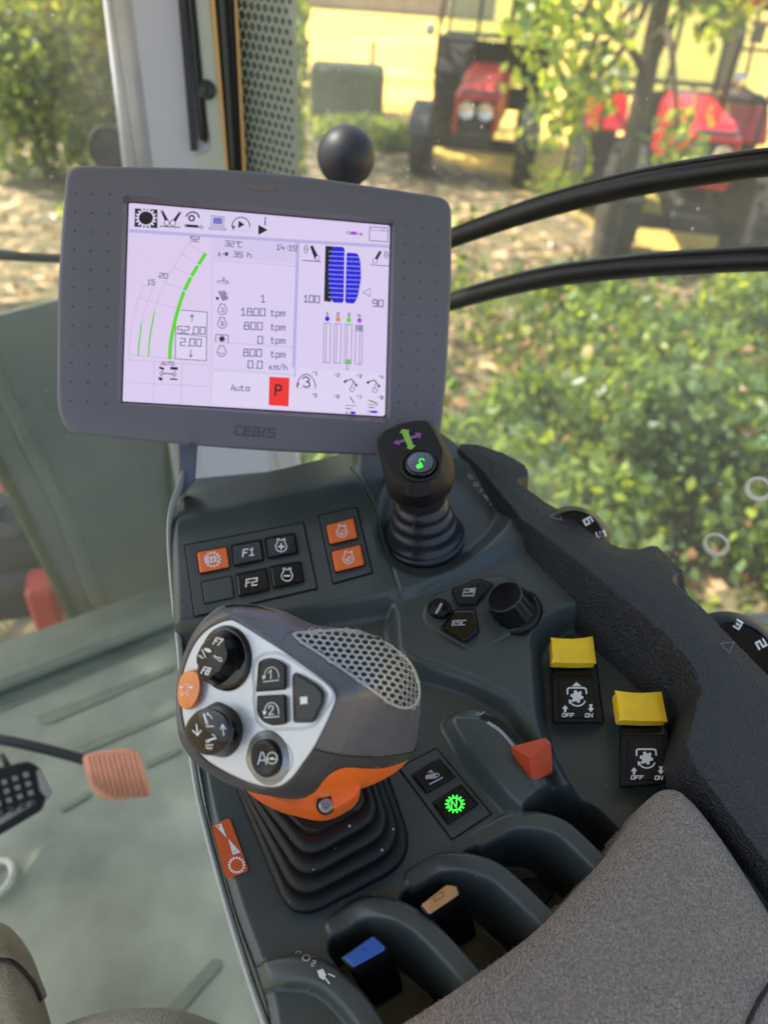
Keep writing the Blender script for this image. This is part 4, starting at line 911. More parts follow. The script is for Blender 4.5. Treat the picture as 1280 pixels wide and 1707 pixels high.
ctl.append(np.c_[bc_ + (R3 - bc_) * .95, d3 + .018]); ctl.append(np.c_[bc_ + (R3 - bc_) * .75, d3 * 0 + .445]); ctl.append(np.c_[bc_ + (R3 - bc_) * .35, d3 * 0 + .462])
W = [np.array([CS(*p) for p in r]) for r in ctl]
W = [cat_closed(r, NH) for r in W]
fine = []
for a_ in range(len(W) - 1):
    for s_ in (np.linspace(0, 1, 10, endpoint=False)):
        p0 = W[max(a_ - 1, 0)] if a_ > 3 else W[a_]; p1, p2 = W[a_], W[a_ + 1]; p3 = W[min(a_ + 2, len(W) - 1)]
        if a_ < 3: fine.append(p1 * (1 - s_) + p2 * s_)
        else: fine.append(.5 * ((2 * p1) + (-p0 + p2) * s_ + (2 * p0 - 5 * p1 + 4 * p2 - p3) * s_ ** 2 + (-p0 + 3 * p1 - 3 * p2 + p3) * s_ ** 3))
fine.append(W[-1]); NR = len(fine); allv = np.concatenate(fine)
hv = MB(); fs = []
for k in range(NR - 1):
    for i in range(NH): j = (i + 1) % NH; fs.append([k * NH + i, k * NH + j, (k + 1) * NH + j, (k + 1) * NH + i])
fs.append([(NR - 1) * NH + i for i in range(NH)][::-1])
hv.add(allv, fs); HB_ = hv.bvh(); HF = onsurf(HB_)
def inpoly(P, x, y): return sdf(P, np.array([x]), np.array([y]))[0] < 0
dark = [(515, 1243), (540, 1252), (575, 1259), (632, 1262), (684, 1254), (730, 1242), (730, 1370), (290, 1370), (290, 1212), (330, 1240), (440, 1316), (484, 1298)]
orng = [(480, 1336), (509, 1330), (524, 1319), (536, 1304), (550, 1289), (566, 1281), (582, 1278), (610, 1280), (640, 1279), (668, 1271), (684, 1263), (740, 1240), (740, 1370), (480, 1370)]
cen = np.array([np.mean([allv[i] for i in f], 0) for f in fs]); dcen = cen - CAM; z = dcen @ FW; px = CX + F * (dcen @ RT) / z; py = CY - F * (dcen @ UP) / z
isd = sdf(dark, px, py) < 0; iso = sdf(orng, px, py) < 0
back_ = np.arange(len(fs)) >= 80 * NH
for nm, sel, mt in (('upper_shell', ~isd & ~iso, 'taupe'), ('lower_shell', isd & ~iso, 'darkshell'), ('orange_skirt', iso, 'orange')):
    ids = np.nonzero(sel)[0]; used = sorted({i for k in ids for i in fs[k]}); mp = {u: q for q, u in enumerate(used)}
    m_ = MB(); m_.add([allv[u] for u in used], [[mp[i] for i in fs[k]] for k in ids]); ob = m_.build(nm, M[mt], lev, True, angle=50)
    if nm == 'upper_shell': shell = ob
def seam_tube(P, r, m, name, par, n=60, off=.0001):
    mb = MB(); tube(mb, [HF(x, y, off) for x, y in cat_open(P, n)], r, 6); return mb.build(name, m, par, True)
seam_tube([(520, 1247), (545, 1254), (575, 1259), (632, 1262), (684, 1254), (694, 1248)], .00035, M['seam'], 'shell_seam', lev)
seam_tube([(506, 1329), (524, 1319), (536, 1304), (550, 1289), (566, 1281), (582, 1278), (610, 1280), (640, 1279), (668, 1271), (684, 1262)], .0003, M['seam'], 'shell_seam', lev)
seam_tube([(586, 1049), (540, 1050), (490, 1052), (474, 1058), (470, 1070), (475, 1082), (500, 1098), (535, 1120), (560, 1142)], .0003, M['silver2'], 'shell_seam', lev)
mb = MB(); slab(mb, rounded([(373, 1010), (388, 1006), (425, 1008), (460, 1019), (440, 1020), (395, 1014)], 3), lambda x, y, h: CS(x, y, .392 - h), -.01, .001, 1); mb.build('front_paddle', M['blackbtn'], lev)
mb = MB(); slab(mb, rounded([(424, 1012), (452, 1018), (450, 1020), (428, 1016)], 1), lambda x, y, h: CS(x, y, .3905 - h), -.004, .0005, .5); mb.build('orange_stripe', M['orange'], lev)
# hexagonal mesh grille
net = cat_closed([(490, 1056), (530, 1052), (586, 1050), (620, 1059), (650, 1075), (680, 1101), (695, 1130), (699, 1158), (692, 1175), (677, 1181), (655, 1176), (620, 1152), (570, 1117), (530, 1090), (500, 1070)], 120)
netc = net.mean(0)
mb = MB(); P = inset(net, -1.0); fr = [HF(*p, .0003) for p in P]; P2 = inset(net, 1.5); fr2 = [HF(*p, .0009) for p in P2]; P3 = inset(net, 3.4); fr3 = [HF(*p, .0003) for p in P3]
loft(mb, [fr, fr2, fr3]); 
o = mb.build('grille_frame', M['net'], lev, True)
mb = MB(); cells = []
# lattice drawn on the surface (rows follow the ridge of the grip)
ea, eb = np.array([13.6, 1.4]), np.array([6.4, 9.6])
verts = []; k = 0
for ia in range(-4, 30):
    for ib in range(-4, 22):
        c = np.array([499., 1061.]) + ea * ia + eb * ib
        if c[0] > 620: c[1] += ((c[0] - 620) ** 2) * .0018
        if not inpoly(net, *c): continue
        if sdf(net, np.array([c[0]]), np.array([c[1]]))[0] > -1.5: continue
        k_ = max(.45, 1 - max(0, c[0] - 655) / 85)
        e1, e2 = ea * k_, eb; out, inn = [], []
        # hexagon corners from the lattice vectors
        b3 = eb - ea
        cor = [(e1 + e2) / 3, (2 * e2 - e1) / 3 if 0 else (e2 + (e2 - e1)) / 3, ((e2 - e1) - e1) / 3]
        cor = cor + [-q for q in cor]
        for q in cor: out.append(c + q); inn.append(c + q * .74)
        O = [HF(*clip, .0007) for clip in out]; I = [HF(*q, .0008) for q in inn]; D = [HF(*q, -.0006) for q in inn]
        V = O + I + D; fsx = []
        for i in range(6): j = (i + 1) % 6; fsx.append([i, j, 6 + j, 6 + i]); fsx.append([6 + i, 6 + j, 12 + j, 12 + i])
        mb.add(V, fsx, 0)
        cells.append([HF(*q, .0003) for q in inn])
g_ = mb.build('hex_grille', M['net'], lev)
mb = MB()
for c in cells: mb.add(c, [list(range(6))])
mb.build('grille_backing', M['seam'], lev)
# faceplate
fpP = cat_closed(R0, 120); mb = MB()
slab(mb, fpP, FP, -.002, .0012, 2.2, .0008); plate = mb.build('faceplate', M['silver'], lev)
def FB(P, h, m, name, par, bev=2, label=None, r=3, well=True, h0=.0008, smooth=False):
    mb = MB(); slab(mb, rounded(P, r, 5), FP, h0, h, bev, min(.0012, h * .35)); o = mb.build(name, m, par, smooth, label)
    if well: mb = MB(); slab(mb, rounded(inset(P, -2.0), r, 5), FP, .0008, .0014, .2); mb.build('button_gap', M['seam'], o)
    return o
C3 = (280, 980, 2.8444)
ik = Ink(lambda x, y, h: FP(x, y, .0012 + h), C3)
for P in ([(408, 500), (398, 400), (410, 340), (450, 310), (520, 302), (565, 322), (760, 450), (790, 490), (785, 530), (700, 655), (640, 672), (470, 676), (420, 640), (402, 515)],):
    ik.line([tuple(p) for p in rounded(P, 22, 6)], 2.4, M['silver2'], True); 
    ik.line([tuple(p) for p in rounded(inset(P, 9), 18, 6)], 1.8, M['silver2'], True)
ik.ell(480, 808, 110, 106, M['silver2'], w=2.2, rot=30)
ik.build('grooves', plate)
def c3(P): return c2(P, C3)
b = FB(c3([(434, 352), (470, 338), (506, 338), (556, 368), (556, 478), (424, 488)]), .0040, M['blackbtn'], 'button', lev, r=[9, 6, 6, 4, 3, 3], label='upper half round black button marked one'); bf = lambda x, y, h: FP(x, y, .0040 + h)
wh = M['white']
C5 = (290, 1020, 7.111)
ik = Ink(bf, C5, base=.0001); ik.ell(1158, 760, 84, 104, wh, 186, 370, 8, 24); ik.poly([(1046, 756), (1092, 762), (1060, 806)], wh); ik.line([(1064, 828), (1240, 810)], 9, wh); ik.line([(1122, 722), (1152, 690), (1150, 792)], 10, wh); ik.build('symbol', b)
b = FB(c3([(428, 516), (554, 510), (560, 640), (500, 650), (450, 630), (428, 590)]), .0040, M['blackbtn'], 'button', lev, r=[3, 3, 3, 9, 9, 6], label='lower half round black button marked two')
C6 = (290, 1150, 6.4); ik = Ink(bf, C6, base=.0001); ik.ell(1042, 240, 76, 104, wh, 186, 370, 8, 24); ik.poly([(944, 226), (990, 232), (962, 276)], wh); ik.line([(964, 296), (1122, 284)], 9, wh)
ik.line(cat_open([(1012, 200), (1022, 172), (1048, 170), (1060, 194), (1044, 222), (1012, 264)], 16).tolist() + [[1064, 260]], 9, wh); ik.build('symbol', b)
b = FB(c3([(594, 420), (606, 404), (700, 458), (736, 500), (732, 546), (690, 634), (600, 634)]), .0040, M['glossblack'], 'button', lev, bev=3, r=5, label='large black button with a white square'); ik = Ink(bf, C3, base=.0001); ik.poly([(626, 518), (660, 515), (661, 548), (628, 552)], wh); ik.build('square_symbol', b)
def px_round(name, c0, c1, rad, prof, m, lab, n=56):
    """round knob whose base centre and top centre are given in the photo"""
    o = None; mb = MB(); ctr = FP(*c0, .0012); R = rad
    lathe(mb, ctr, fn, prof, n); return mb.build(name, m, lev, True, lab, 38), ctr
b, cA = px_round('round_button', c2([(1005, 722)], C6)[0], 0, 0, [(.0090, 0), (.0088, .0022), (.0080, .0030), (.0068, .0032), (.006, .0028), (0, .0026)], M['blackbtn'], 'round black button marked with letter A and a steering wheel')
ik = Ink(lambda x, y, h: FP(x, y, .0042 + h), C6); ik.line([(898, 794), (932, 668), (952, 668), (990, 790)], 10, wh); ik.line([(912, 752), (972, 752)], 8, wh); ik.ell(1048, 728, 54, 60, wh, w=9); ik.line([(998, 742), (1046, 724), (1096, 744)], 9, wh); ik.poly([(1022, 732), (1046, 718), (1074, 734), (1048, 752)], wh); ik.build('symbol', b)
# dished ring around it
mb = MB(); lathe(mb, cA, fn, [(.0128, .0002), (.0118, -.0002), (.0092, -.0004)], 48); mb.build('dish', M['silver'], plate, True)
# upper four lobed knob
c = FP(371, 1099, .0012); ax, a, b_ = frame(fn)
def plane_ring(P, h): return [FP(x, y, h) for x, y in P]
kb = cat_closed(c2([(655, 205), (740, 265), (796, 400), (790, 560), (735, 740), (640, 850), (530, 896), (440, 870), (380, 800), (330, 600), (400, 350), (520, 240)], C5), 200)
kt = cat_closed(rounded(c2([(470, 262), (555, 262), (602, 310), (610, 345), (618, 420), (640, 480), (632, 570), (580, 640), (540, 720), (480, 740), (430, 795), (350, 812), (300, 770), (278, 700), (290, 640), (270, 590), (275, 520), (320, 420), (370, 352), (420, 330), (446, 280)], C5), .8, 3), 400)
kb, kt = match(kb, kt)
mb = MB(); ktc = kt.mean(0)
loft(mb, [plane_ring(kb, .0008), plane_ring(kb * .55 + kt * .45, .005), plane_ring(ktc + (kt - ktc) * 1.02, .0098), plane_ring(kt, .0110), plane_ring(ktc + (kt - ktc) * .94, .0116)], False, True)
kb1 = mb.build('function_knob', M['blackbtn'], lev, True, 'four lobed black knob lettered F7 and F8', 40)
def KT(x, y, h): return FP(x, y, .0117 + h)
mb = MB(); lathe(mb, FP(378, 1097, .0012), fn, [(.0165, 0), (.0160, .0016), (.0135, .0018)], 48); mb.build('knob_collar', M['glossblack'], kb1, True)
ik = Ink(KT, C5); ik.text('F7', 466, 380, 78, wh, 14, ang=13, slant=.28, wide=.62, gap=1.8); ik.text('F8', 324, 726, 80, wh, 14, ang=13, slant=.28, wide=.62, gap=1.8)
ik.line([(336, 450), (378, 540)], 12, wh); ik.poly([(358, 432), (384, 428), (430, 442), (446, 468), (436, 482), (400, 478), (364, 452)], wh); ik.line([(294, 520), (318, 522), (322, 540), (346, 546)], 12, wh)
ik.line([(476, 524), (520, 544)], 12, wh); ik.ell(544, 562, 30, 18, wh, w=10, rot=30); ik.line([(484, 542), (492, 520)], 10, wh); ik.build('lettering', kb1)
# lower domed drop-shaped knob
b0 = cat_closed(c2([(440, 128), (560, 150), (680, 240), (742, 380), (735, 520), (680, 640), (590, 715), (500, 725), (420, 690), (340, 560), (330, 300)], C6), 80)
t0 = cat_closed(c2([(380, 198), (470, 212), (560, 268), (612, 360), (620, 470), (575, 580), (510, 650), (420, 692), (330, 690), (240, 645), (165, 570), (118, 480), (122, 420), (165, 320), (240, 240), (310, 205)], C6), 80)
b0, t0 = match(b0, t0); tc_ = t0.mean(0); mb = MB()
loft(mb, [plane_ring(b0, .0006), plane_ring(b0 * .6 + t0 * .4, .0045), plane_ring(tc_ + (t0 - tc_) * .99, .0080), plane_ring(t0, .0092)] + [plane_ring(tc_ + (t0 - tc_) * s, .0096 + .0022 * math.sqrt(1 - s * s)) for s in (.97, .9, .75, .55, .3, .05)], False, True)
kb2 = mb.build('rocker_knob', M['glossblack'], lev, True, 'domed drop shaped black knob with raise and lower arrows', 60)
mb = MB(); tube(mb, [FP(*p, .0094) for p in np.r_[t0, t0[:1]]], .00022, 6); mb.build('bright_rim', M['silver2'], kb2, True)  # silver line modelled in place of the rim highlight
bvk = BVHTree.FromPolygons([v.co.copy() for v in kb2.data.vertices], [list(p.vertices) for p in kb2.data.polygons])
ik = Ink(onsurf(bvk), C6, base=.00015)
ik.line([(244, 370), (258, 480)], 13, wh); ik.line([(206, 434), (256, 484), (292, 434)], 13, wh); ik.line([(534, 484), (522, 372)], 9, wh); ik.line([(502, 418), (522, 370), (554, 416)], 9, wh)
ik.line([(326, 262), (348, 330)], 18, wh); ik.ell(355, 348, 12, 16, wh, w=8); ik.line([(352, 388), (426, 388)], 11, wh); ik.line([(362, 258), (392, 276), (410, 306)], 9, wh); ik.poly([(352, 246), (376, 246), (364, 278)], wh)
ik.ell(366, 546, 17, 13, wh, w=9, rot=-20); ik.line([(380, 536), (424, 520)], 20, wh); ik.line([(344, 590), (420, 584)], 10, wh); ik.line([(414, 474), (436, 484), (448, 514)], 9, wh); ik.poly([(434, 510), (462, 508), (450, 534)], wh)
ik.line([(348, 616), (362, 612), (372, 628), (388, 612), (400, 628), (412, 612)], 9, wh); ik.build('symbols', kb2)
# orange side button
bb = cat_closed(c2([(180, 690), (235, 690), (290, 740), (312, 860), (300, 970), (255, 1080), (190, 1150), (120, 1150), (62, 1090), (46, 980), (60, 830), (110, 730)], C5), 60); bcc = bb.mean(0); mb = MB()
loft(mb, [plane_ring(bb + [5, 0], -.001), plane_ring(bb + [1, 0], .003), plane_ring(bcc + (bb - bcc) * .985, .0042), plane_ring(bcc + (bb - bcc) * .93, .0048), plane_ring(bcc + (bb - bcc) * .5, .0050), plane_ring(bcc + (bb - bcc) * .05, .0050)], False, True)
b = mb.build('side_button', M['orangelt'], lev, True, 'round orange button on the left edge', 50)
ik = Ink(lambda x, y, h: FP(x, y, .0051 + h), C5); ik.poly([(62, 890), (98, 866), (100, 918)], wh); ik.line([(98, 892), (112, 892), (124, 856), (180, 860), (172, 894)], 6, wh); ik.line([(176, 894), (200, 894)], 14, wh); ik.poly([(200, 864), (236, 890), (200, 922)], wh)
ik.ell(98, 966, 15, 26, wh, w=8); ik.ell(162, 956, 15, 26, wh, w=8); ik.line([(124, 962), (136, 961)], 8, wh); ik.build('symbol', b)
# orange neck and screw
mb = MB(); nk = [(404, 1300), (420, 1326), (462, 1352), (512, 1368), (545, 1370), (575, 1357), (595, 1340), (600, 1312), (580, 1280), (520, 1265), (450, 1270)]
n1 = cat_closed(nk, 72); ncn = n1.mean(0); 
loft(mb, [[K(x, y, E_H + .046) for x, y in n1], [CS(x, y, .386) for x, y in ncn + (n1 - ncn) * 1.02 + [0, -20]], [CS(x, y, .392) for x, y in ncn + (n1 - ncn) * .9 + [0, -60]]], True, True)
nk_ = mb.build('neck', M['orange'], lev, True, angle=50); bvn = mb.bvh(); nf_ = onsurf(bvn)
sc_p = nf_(543, 1342, 0); sa = nrm(CAM - sc_p + RT * .05); mb = MB(); lathe(mb, sc_p, sa, [(.0050, -.001), (.0050, .0004), (.0046, .0006)], 28); mb.build('screw_recess', M['seam'], nk_, True)
mb = MB(); lathe(mb, sc_p, sa, [(.0038, 0), (.0037, .0012), (.0030, .0018), (.0016, .0018), (.0013, .0008), (0, .0008)], 28); mb.build('screw', M['steel'], lev, True, angle=40)

# ------------------------------------------------------------------ monitor
MC = np.array([-.1127, .5732, .8706]); MX = nrm([.9901, .1283, -.0572]); MY = np.array([-.0324, .6046, .7959]); MY = nrm(MY - MX * (MX @ MY)); MN = np.cross(MX, MY)
if MN @ (CAM - MC) < 0: MN = -MN
def MP(x, y, h): return hitplane(x, y, MC + MN * h, MN)
mon = thing('monitor', MC, 'dark grey cab monitor with lit lavender screen showing gauges and engine speeds', 'monitor')
out = rounded([(112, 276), (440, 283), (752, 331), (752, 470), (742, 660), (728, 762), (420, 752), (112, 722), (96, 680), (97, 470)], [26, 200, 26, 40, 60, 34, 200, 34, 20, 80], 9)
inn = rounded([(206, 324), (658, 366), (650, 705), (195, 672)], 6, 4)
scr = np.array([(215.5, 338), (650, 376), (641.5, 694), (205, 669)])
def ringpair(P, n=160):
    """resample outline by arc angle so that rings pair"""
    c = np.array([425, 515.]); P = np.array(P, float); Q = []
    Pd = []
    for i in range(len(P)):
        a, b = P[i], P[(i + 1) % len(P)]
        for s in np.linspace(0, 1, 12, endpoint=False): Pd.append(a * (1 - s) + b * s)
    Pd = np.array(Pd); an = np.arctan2(Pd[:, 1] - c[1], Pd[:, 0] - c[0]); o = np.argsort(an); an, Pd = an[o], Pd[o]; t = np.linspace(-math.pi, math.pi, n, endpoint=False)
    f = lambda k: np.interp(t, np.r_[an - 2 * math.pi, an, an + 2 * math.pi], np.r_[Pd[:, k], Pd[:, k], Pd[:, k]]); return np.stack([f(0), f(1)], 1)
NO = 360; ro_, ri_, rs_ = ringpair(out, NO), ringpair(inn, NO), ringpair(scr, NO); mc2 = ro_.mean(0)
sh = lambda P, s: mc2 + (P - mc2) * s
mb = MB(); B_ = .010
loft(mb, [[MP(x, y, -.032) for x, y in sh(ro_, .95)], [MP(x, y, -.022) for x, y in sh(ro_, .995)], [MP(x, y, B_ - .010) for x, y in ro_], [MP(x, y, B_ - .0025) for x, y in ro_], [MP(x, y, B_ - .0006) for x, y in sh(ro_, .992)], [MP(x, y, B_) for x, y in sh(ro_, .98)],
          [MP(x, y, B_ + .0006) for x, y in ro_ * .5 + ri_ * .5], [MP(x, y, B_ + .0004) for x, y in ri_]], True, False)
mb.build('housing', M['bezel'], mon, True, angle=60); MONF = onsurf(mb.bvh())
mb = MB(); rq = ringpair(inset(scr, -2.2), NO)
loft(mb, [[MP(x, y, B_ + .0004) for x, y in ri_], [MP(x, y, B_ - .0004) for x, y in ri_ * .93 + rq * .07], [MP(x, y, .0012) for x, y in rq]]); mb.build('inner_bevel', M['bezelin'], mon, True, angle=30)
mb = MB(); loft(mb, [[MP(x, y, .0012) for x, y in rq], [MP(x, y, .0004) for x, y in rs_]], False, False); mb.build('screen_gasket', M['bezeledge'], mon)
mb = MB(); slab(mb, rounded([(414, 304), (460, 308), (458, 320), (418, 316)], 2), lambda x, y, h: MP(x, y, B_ + .0006 + h), -.001, .0008, 1); mb.build('light_sensor', mat('smoky sensor window', S(112, 104, 104), .3), mon)
mb = MB(); md_ = []
for (xa, ya, xb, yb) in ((126, 322, 118, 668), (154, 324, 146, 670), (183, 324, 176, 672), (676, 378, 664, 700), (703, 380, 692, 702), (731, 384, 720, 702)):
    for k in range(12):
        t = k / 11; p = MONF(xa + (xb - xa) * t, ya + (yb - ya) * t, 0); lathe(mb, p, MN, [(.0011, -.0004), (.0010, .00012), (.0006, .0002)], 10)
mb.build('dimple_pattern', M['dimple'], mon, True)
ik = Ink(MONF, base=.0003); scm = mat('scratch', S(126, 126, 136), .6)
for P in ([(236, 290), (246, 304), (268, 322)], [(148, 284), (160, 294), (176, 302)], [(352, 298), (366, 310)], [(600, 330), (640, 338), (668, 352)], [(300, 742), (330, 741)], [(560, 752), (600, 750)]): ik.line(cat_open(P, 8), .7, scm)
ik.build('scratch_pattern', mon)
# CEBIS lettering embossed
ik = Ink(lambda x, y, h: MP(x, y, B_ + .0007 + h)); ik.text('CEBIS', 392, 724, 14, M['dimple'], 3.0, ang=4.5, wide=1.15, slant=.12, gap=1.5); ik.build('raised_lettering', mon)
# bracket below
mb = MB(); slab(mb, [(296, 700), (333, 700), (326, 800), (300, 830)], lambda x, y, h: CS(x, y, .655 - h), 0, .02, 2); mb.build('bracket', mat('bracket plastic', S(92, 96, 112), .5), mon)
mb = MB(); slab(mb, [(330, 500), (480, 520), (470, 900), (350, 900)], lambda x, y, h: CS(x, y, .80 - h), 0, .02, 2); mb.build('rear_arm', M['blackmetal'], mon) if 0 else None

def em(name, c, k): return mat(name, c, .4, emit=k)
E_ = .42
sW = em('screen white', S(228, 214, 250), E_); sK = em('screen black', S(22, 20, 30), E_); sG = em('screen grey line', S(84, 80, 116), E_); sL = em('screen pale line', S(176, 168, 206), E_)
sB = em('screen blue', S(24, 24, 226), E_); sGr = em('screen green', S(92, 224, 30), E_); sR = em('screen red', S(238, 44, 34), E_ * 1.1); sO = em('screen orange', S(222, 150, 60), E_); sP = em('screen purple', S(178, 70, 226), E_)
sV = em('screen band', S(190, 184, 236), E_); sH = em('screen header', S(220, 208, 246), E_); sPk = em('screen pinkish white', S(230, 212, 247), E_); sI = em('screen icon blue', S(120, 120, 210), E_); sPt = em('screen panel tint', S(232, 220, 250), E_)
mb = MB(); mb.add([MP(*p, 0) for p in inset(scr, -1)], [[0, 1, 2, 3]]); scn = mb.build('screen', sW, mon); scn['label'] = 'lit screen with speed gauges, red P and blue bars'
C1 = (180, 320, 2.56); ik = Ink(MP, C1, base=.00004, step=2e-6); _t = ik.text
def _tx(t, x, y, h, m, w=None, **k): return _t(t, x, y, h, m, (w or h * .13) * 1.3, **k)
ik.text = _tx
# tints and panels
ik.poly([(92, 170), (450, 195), (440, 905), (70, 890)], sPk); ik.poly([(455, 195), (805, 215), (800, 305), (452, 285)], sH)
ik.poly([(455, 195), (455, 182), (1205, 226), (1204, 240)], sV); ik.poly([(92, 158), (455, 182), (455, 195), (92, 172)], sV)
ik.poly([(804, 214), (818, 215), (800, 750), (786, 748)], sV); ik.poly([(798, 750), (803, 750), (790, 930), (783, 930)], sV); ik.poly([(440, 196), (452, 196), (444, 905), (436, 905)], sH)
ik.poly([(806, 752), (1184, 776), (1180, 952), (790, 928)], sPt)
ik.poly([(452, 768), (800, 790), (794, 928), (444, 904)], sPt)
# top icons
ik.poly([(116, 70), (212, 75), (212, 155), (114, 148)], sK); ik.gear(163, 111, 46, sPt, 16, .22, sy=.94, hole=.66, mh=sK)
for P in ([(228, 84), (236, 80), (262, 126), (246, 130)], [(304, 86), (312, 92), (288, 130), (276, 122)]): ik.poly(P, sK)
ik.ell(252, 132, 11, 12, sPt); ik.ell(252, 132, 11, 12, sK, w=3); ik.ell(278, 132, 11, 12, sPt); ik.ell(278, 132, 11, 12, sK, w=3); ik.ell(231, 82, 5, 5, sK, w=2); ik.ell(308, 89, 5, 5, sK, w=2); ik.line([(224, 146), (308, 151)], 4, sK)
ik.ell(358, 112, 11, 11, sK, w=7); ik.ell(362, 112, 28, 26, sG, 200, 350, 7); ik.line([(340, 144), (380, 147)], 12, sK); ik.ell(334, 144, 7, 5, sK, w=2.5); ik.line([(380, 148), (394, 149)], 3, sK); ik.ell(400, 150, 7, 6, sG, w=3)
ik.poly([(443, 102), (496, 106), (494, 144), (441, 140)], sPt); ik.line([(443, 102), (496, 106), (494, 146), (441, 142)], 2.5, sG, True); ik.poly([(450, 108), (490, 111), (488, 139), (448, 136)], sI); ik.line([(434, 150), (504, 155), (503, 163), (433, 158)], 2.5, sG, True)
ik.ell(568, 148, 38, 40, sK, 180, 360, 4, 24); ik.poly([(530, 144), (544, 146), (534, 164)], sK); ik.poly([(558, 122), (584, 140), (556, 154)], sK); ik.line([(524, 160), (606, 166)], 1.5, sL)
ik.poly([(642, 140), (682, 162), (642, 184)], sK); ik.line([(671, 124), (670, 140)], 5, sK); ik.line([(672, 110), (672, 116)], 5, sK)
ik.poly([(1036, 168), (1062, 170), (1060, 184), (1034, 182)], sP); ik.line([(1062, 177), (1080, 180)], 3, sG); ik.ell(1026, 174, 7, 5, sG, w=2.5); ik.ell(1080, 180, 5, 5, sG, w=2.5)
ik.line([(1117, 149), (1196, 154), (1193, 213), (1115, 207)], 3, sG, True); ik.line([(1117, 162), (1195, 167)], 2, sG); ik.line([(1176, 154), (1175, 165)], 2, sG)
# header text
ang = 4.6
ik.text('52', 352, 210, 20, sG, 2.6, ang=ang, wide=1.15); ik.text('15', 168, 393, 20, sG, 2.6, ang=ang, wide=1.0); ik.text('20', 220, 366, 20, sG, 2.6, ang=ang, wide=1.05)
ik.text('32', 500, 230, 22, sG, 2.6, ang=ang, wide=1.1); ik.text('°C', 546, 234, 22, sG, 2.6, ang=ang, wide=1.0); ik.text('14:19', 718, 245, 22, sG, 2.6, ang=ang, wide=1.05, gap=1.1)
ik.text('A', 470, 273, 17, sG, 2.6, ang=ang, wide=.9); ik.line([(490, 264), (498, 265)], 3, sK); ik.poly([(500, 256), (514, 257), (513, 274), (499, 272)], sG); ik.text('35', 537, 276, 21, sG, 2.6, ang=ang, wide=1.1); ik.text('h', 596, 279, 22, sG, 2.8, ang=ang, wide=1.15)
# gauges
def arc(P, w_, m, n=20): ik.line(cat_open(P, n), w_, m)
arc([(90, 696), (98, 610), (124, 480), (158, 398)], 1.5, sL); arc([(128, 700), (134, 620), (160, 500), (196, 400)], 1.5, sL); arc([(172, 704), (180, 600), (210, 470), (250, 380)], 1.5, sL)
arc([(250, 380), (280, 320), (316, 262), (346, 218)], 1.5, sL)
ik.line([(90, 696), (290, 712)], 1.5, sL); ik.line([(134, 452), (300, 500)], 1.5, sL); ik.line([(148, 398), (196, 402)], 1.5, sL); ik.line([(240, 384), (332, 420)], 1.5, sL); ik.line([(284, 322), (362, 362)], 1.5, sL); ik.line([(316, 264), (390, 316)], 1.5, sL); ik.line([(346, 222), (416, 268)], 1.5, sL)
arc([(130, 698), (134, 650), (143, 562)], 6, sGr); arc([(174, 700), (181, 620), (199, 512)], 6, sGr)
ga = cat_open([(265, 706), (268, 650), (280, 580), (300, 500), (326, 425), (356, 362), (386, 312), (414, 268)], 60)
ik.line(ga, 16, sGr)
for q, r_ in (((288, 499), (312, 505)), ((314, 417), (338, 427)), ((345, 355), (368, 369)), ((376, 306), (398, 320))): ik.line([q, r_], 5, sPt)
ik.poly([(294, 505), (424, 513), (420, 720), (288, 712)], sPt); ik.line([(312, 504), (424, 513), (420, 720), (288, 712), (290, 560)], 3, sG); ik.line([(289, 604), (421, 618)], 2.5, sG)
ga2 = cat_open([(265, 706), (268, 650), (280, 580), (300, 500)], 24); ik.line(ga2, 16, sGr)
ik.line([(359, 554), (360, 526)], 3, sK); ik.line([(353, 533), (360, 523), (366, 533)], 3, sK); ik.line([(354, 673), (354, 702)], 3, sK); ik.line([(348, 696), (354, 704), (361, 697)], 3, sK)
ik.text('52,00', 298, 603, 30, sG, 3, ang=2, wide=1.0); ik.text('2,00', 310, 655, 30, sG, 3, ang=2, wide=1.0)
ik.text('AUTO', 228, 737, 14, sG, 2.4, ang=3, wide=1.1, slant=.1)
for a_, b_2 in (((84, 812), (430, 830)), ((84, 716), (430, 740))): ik.line([a_, b_2], 1.5, sL)
for a_, b_2 in (((200, 722), (194, 898)), ((318, 730), (312, 902))): ik.line([a_, b_2], 1.5, sL)
ik.poly([(222, 744), (242, 752), (238, 762), (218, 752)], sK); ik.poly([(268, 746), (300, 748), (298, 760), (266, 757)], sK); ik.poly([(218, 788), (236, 796), (230, 806), (216, 800)], sK); ik.poly([(266, 795), (298, 797), (297, 803), (265, 801)], sK)
ik.ell(230, 774, 7, 8, sG, w=2.5); ik.ell(284, 778, 8, 7, sG, w=2.5); ik.line([(238, 774), (276, 777)], 4, sK); ik.line([(232, 764), (230, 790)], 2, sG); ik.line([(285, 760), (283, 796)], 2, sG)
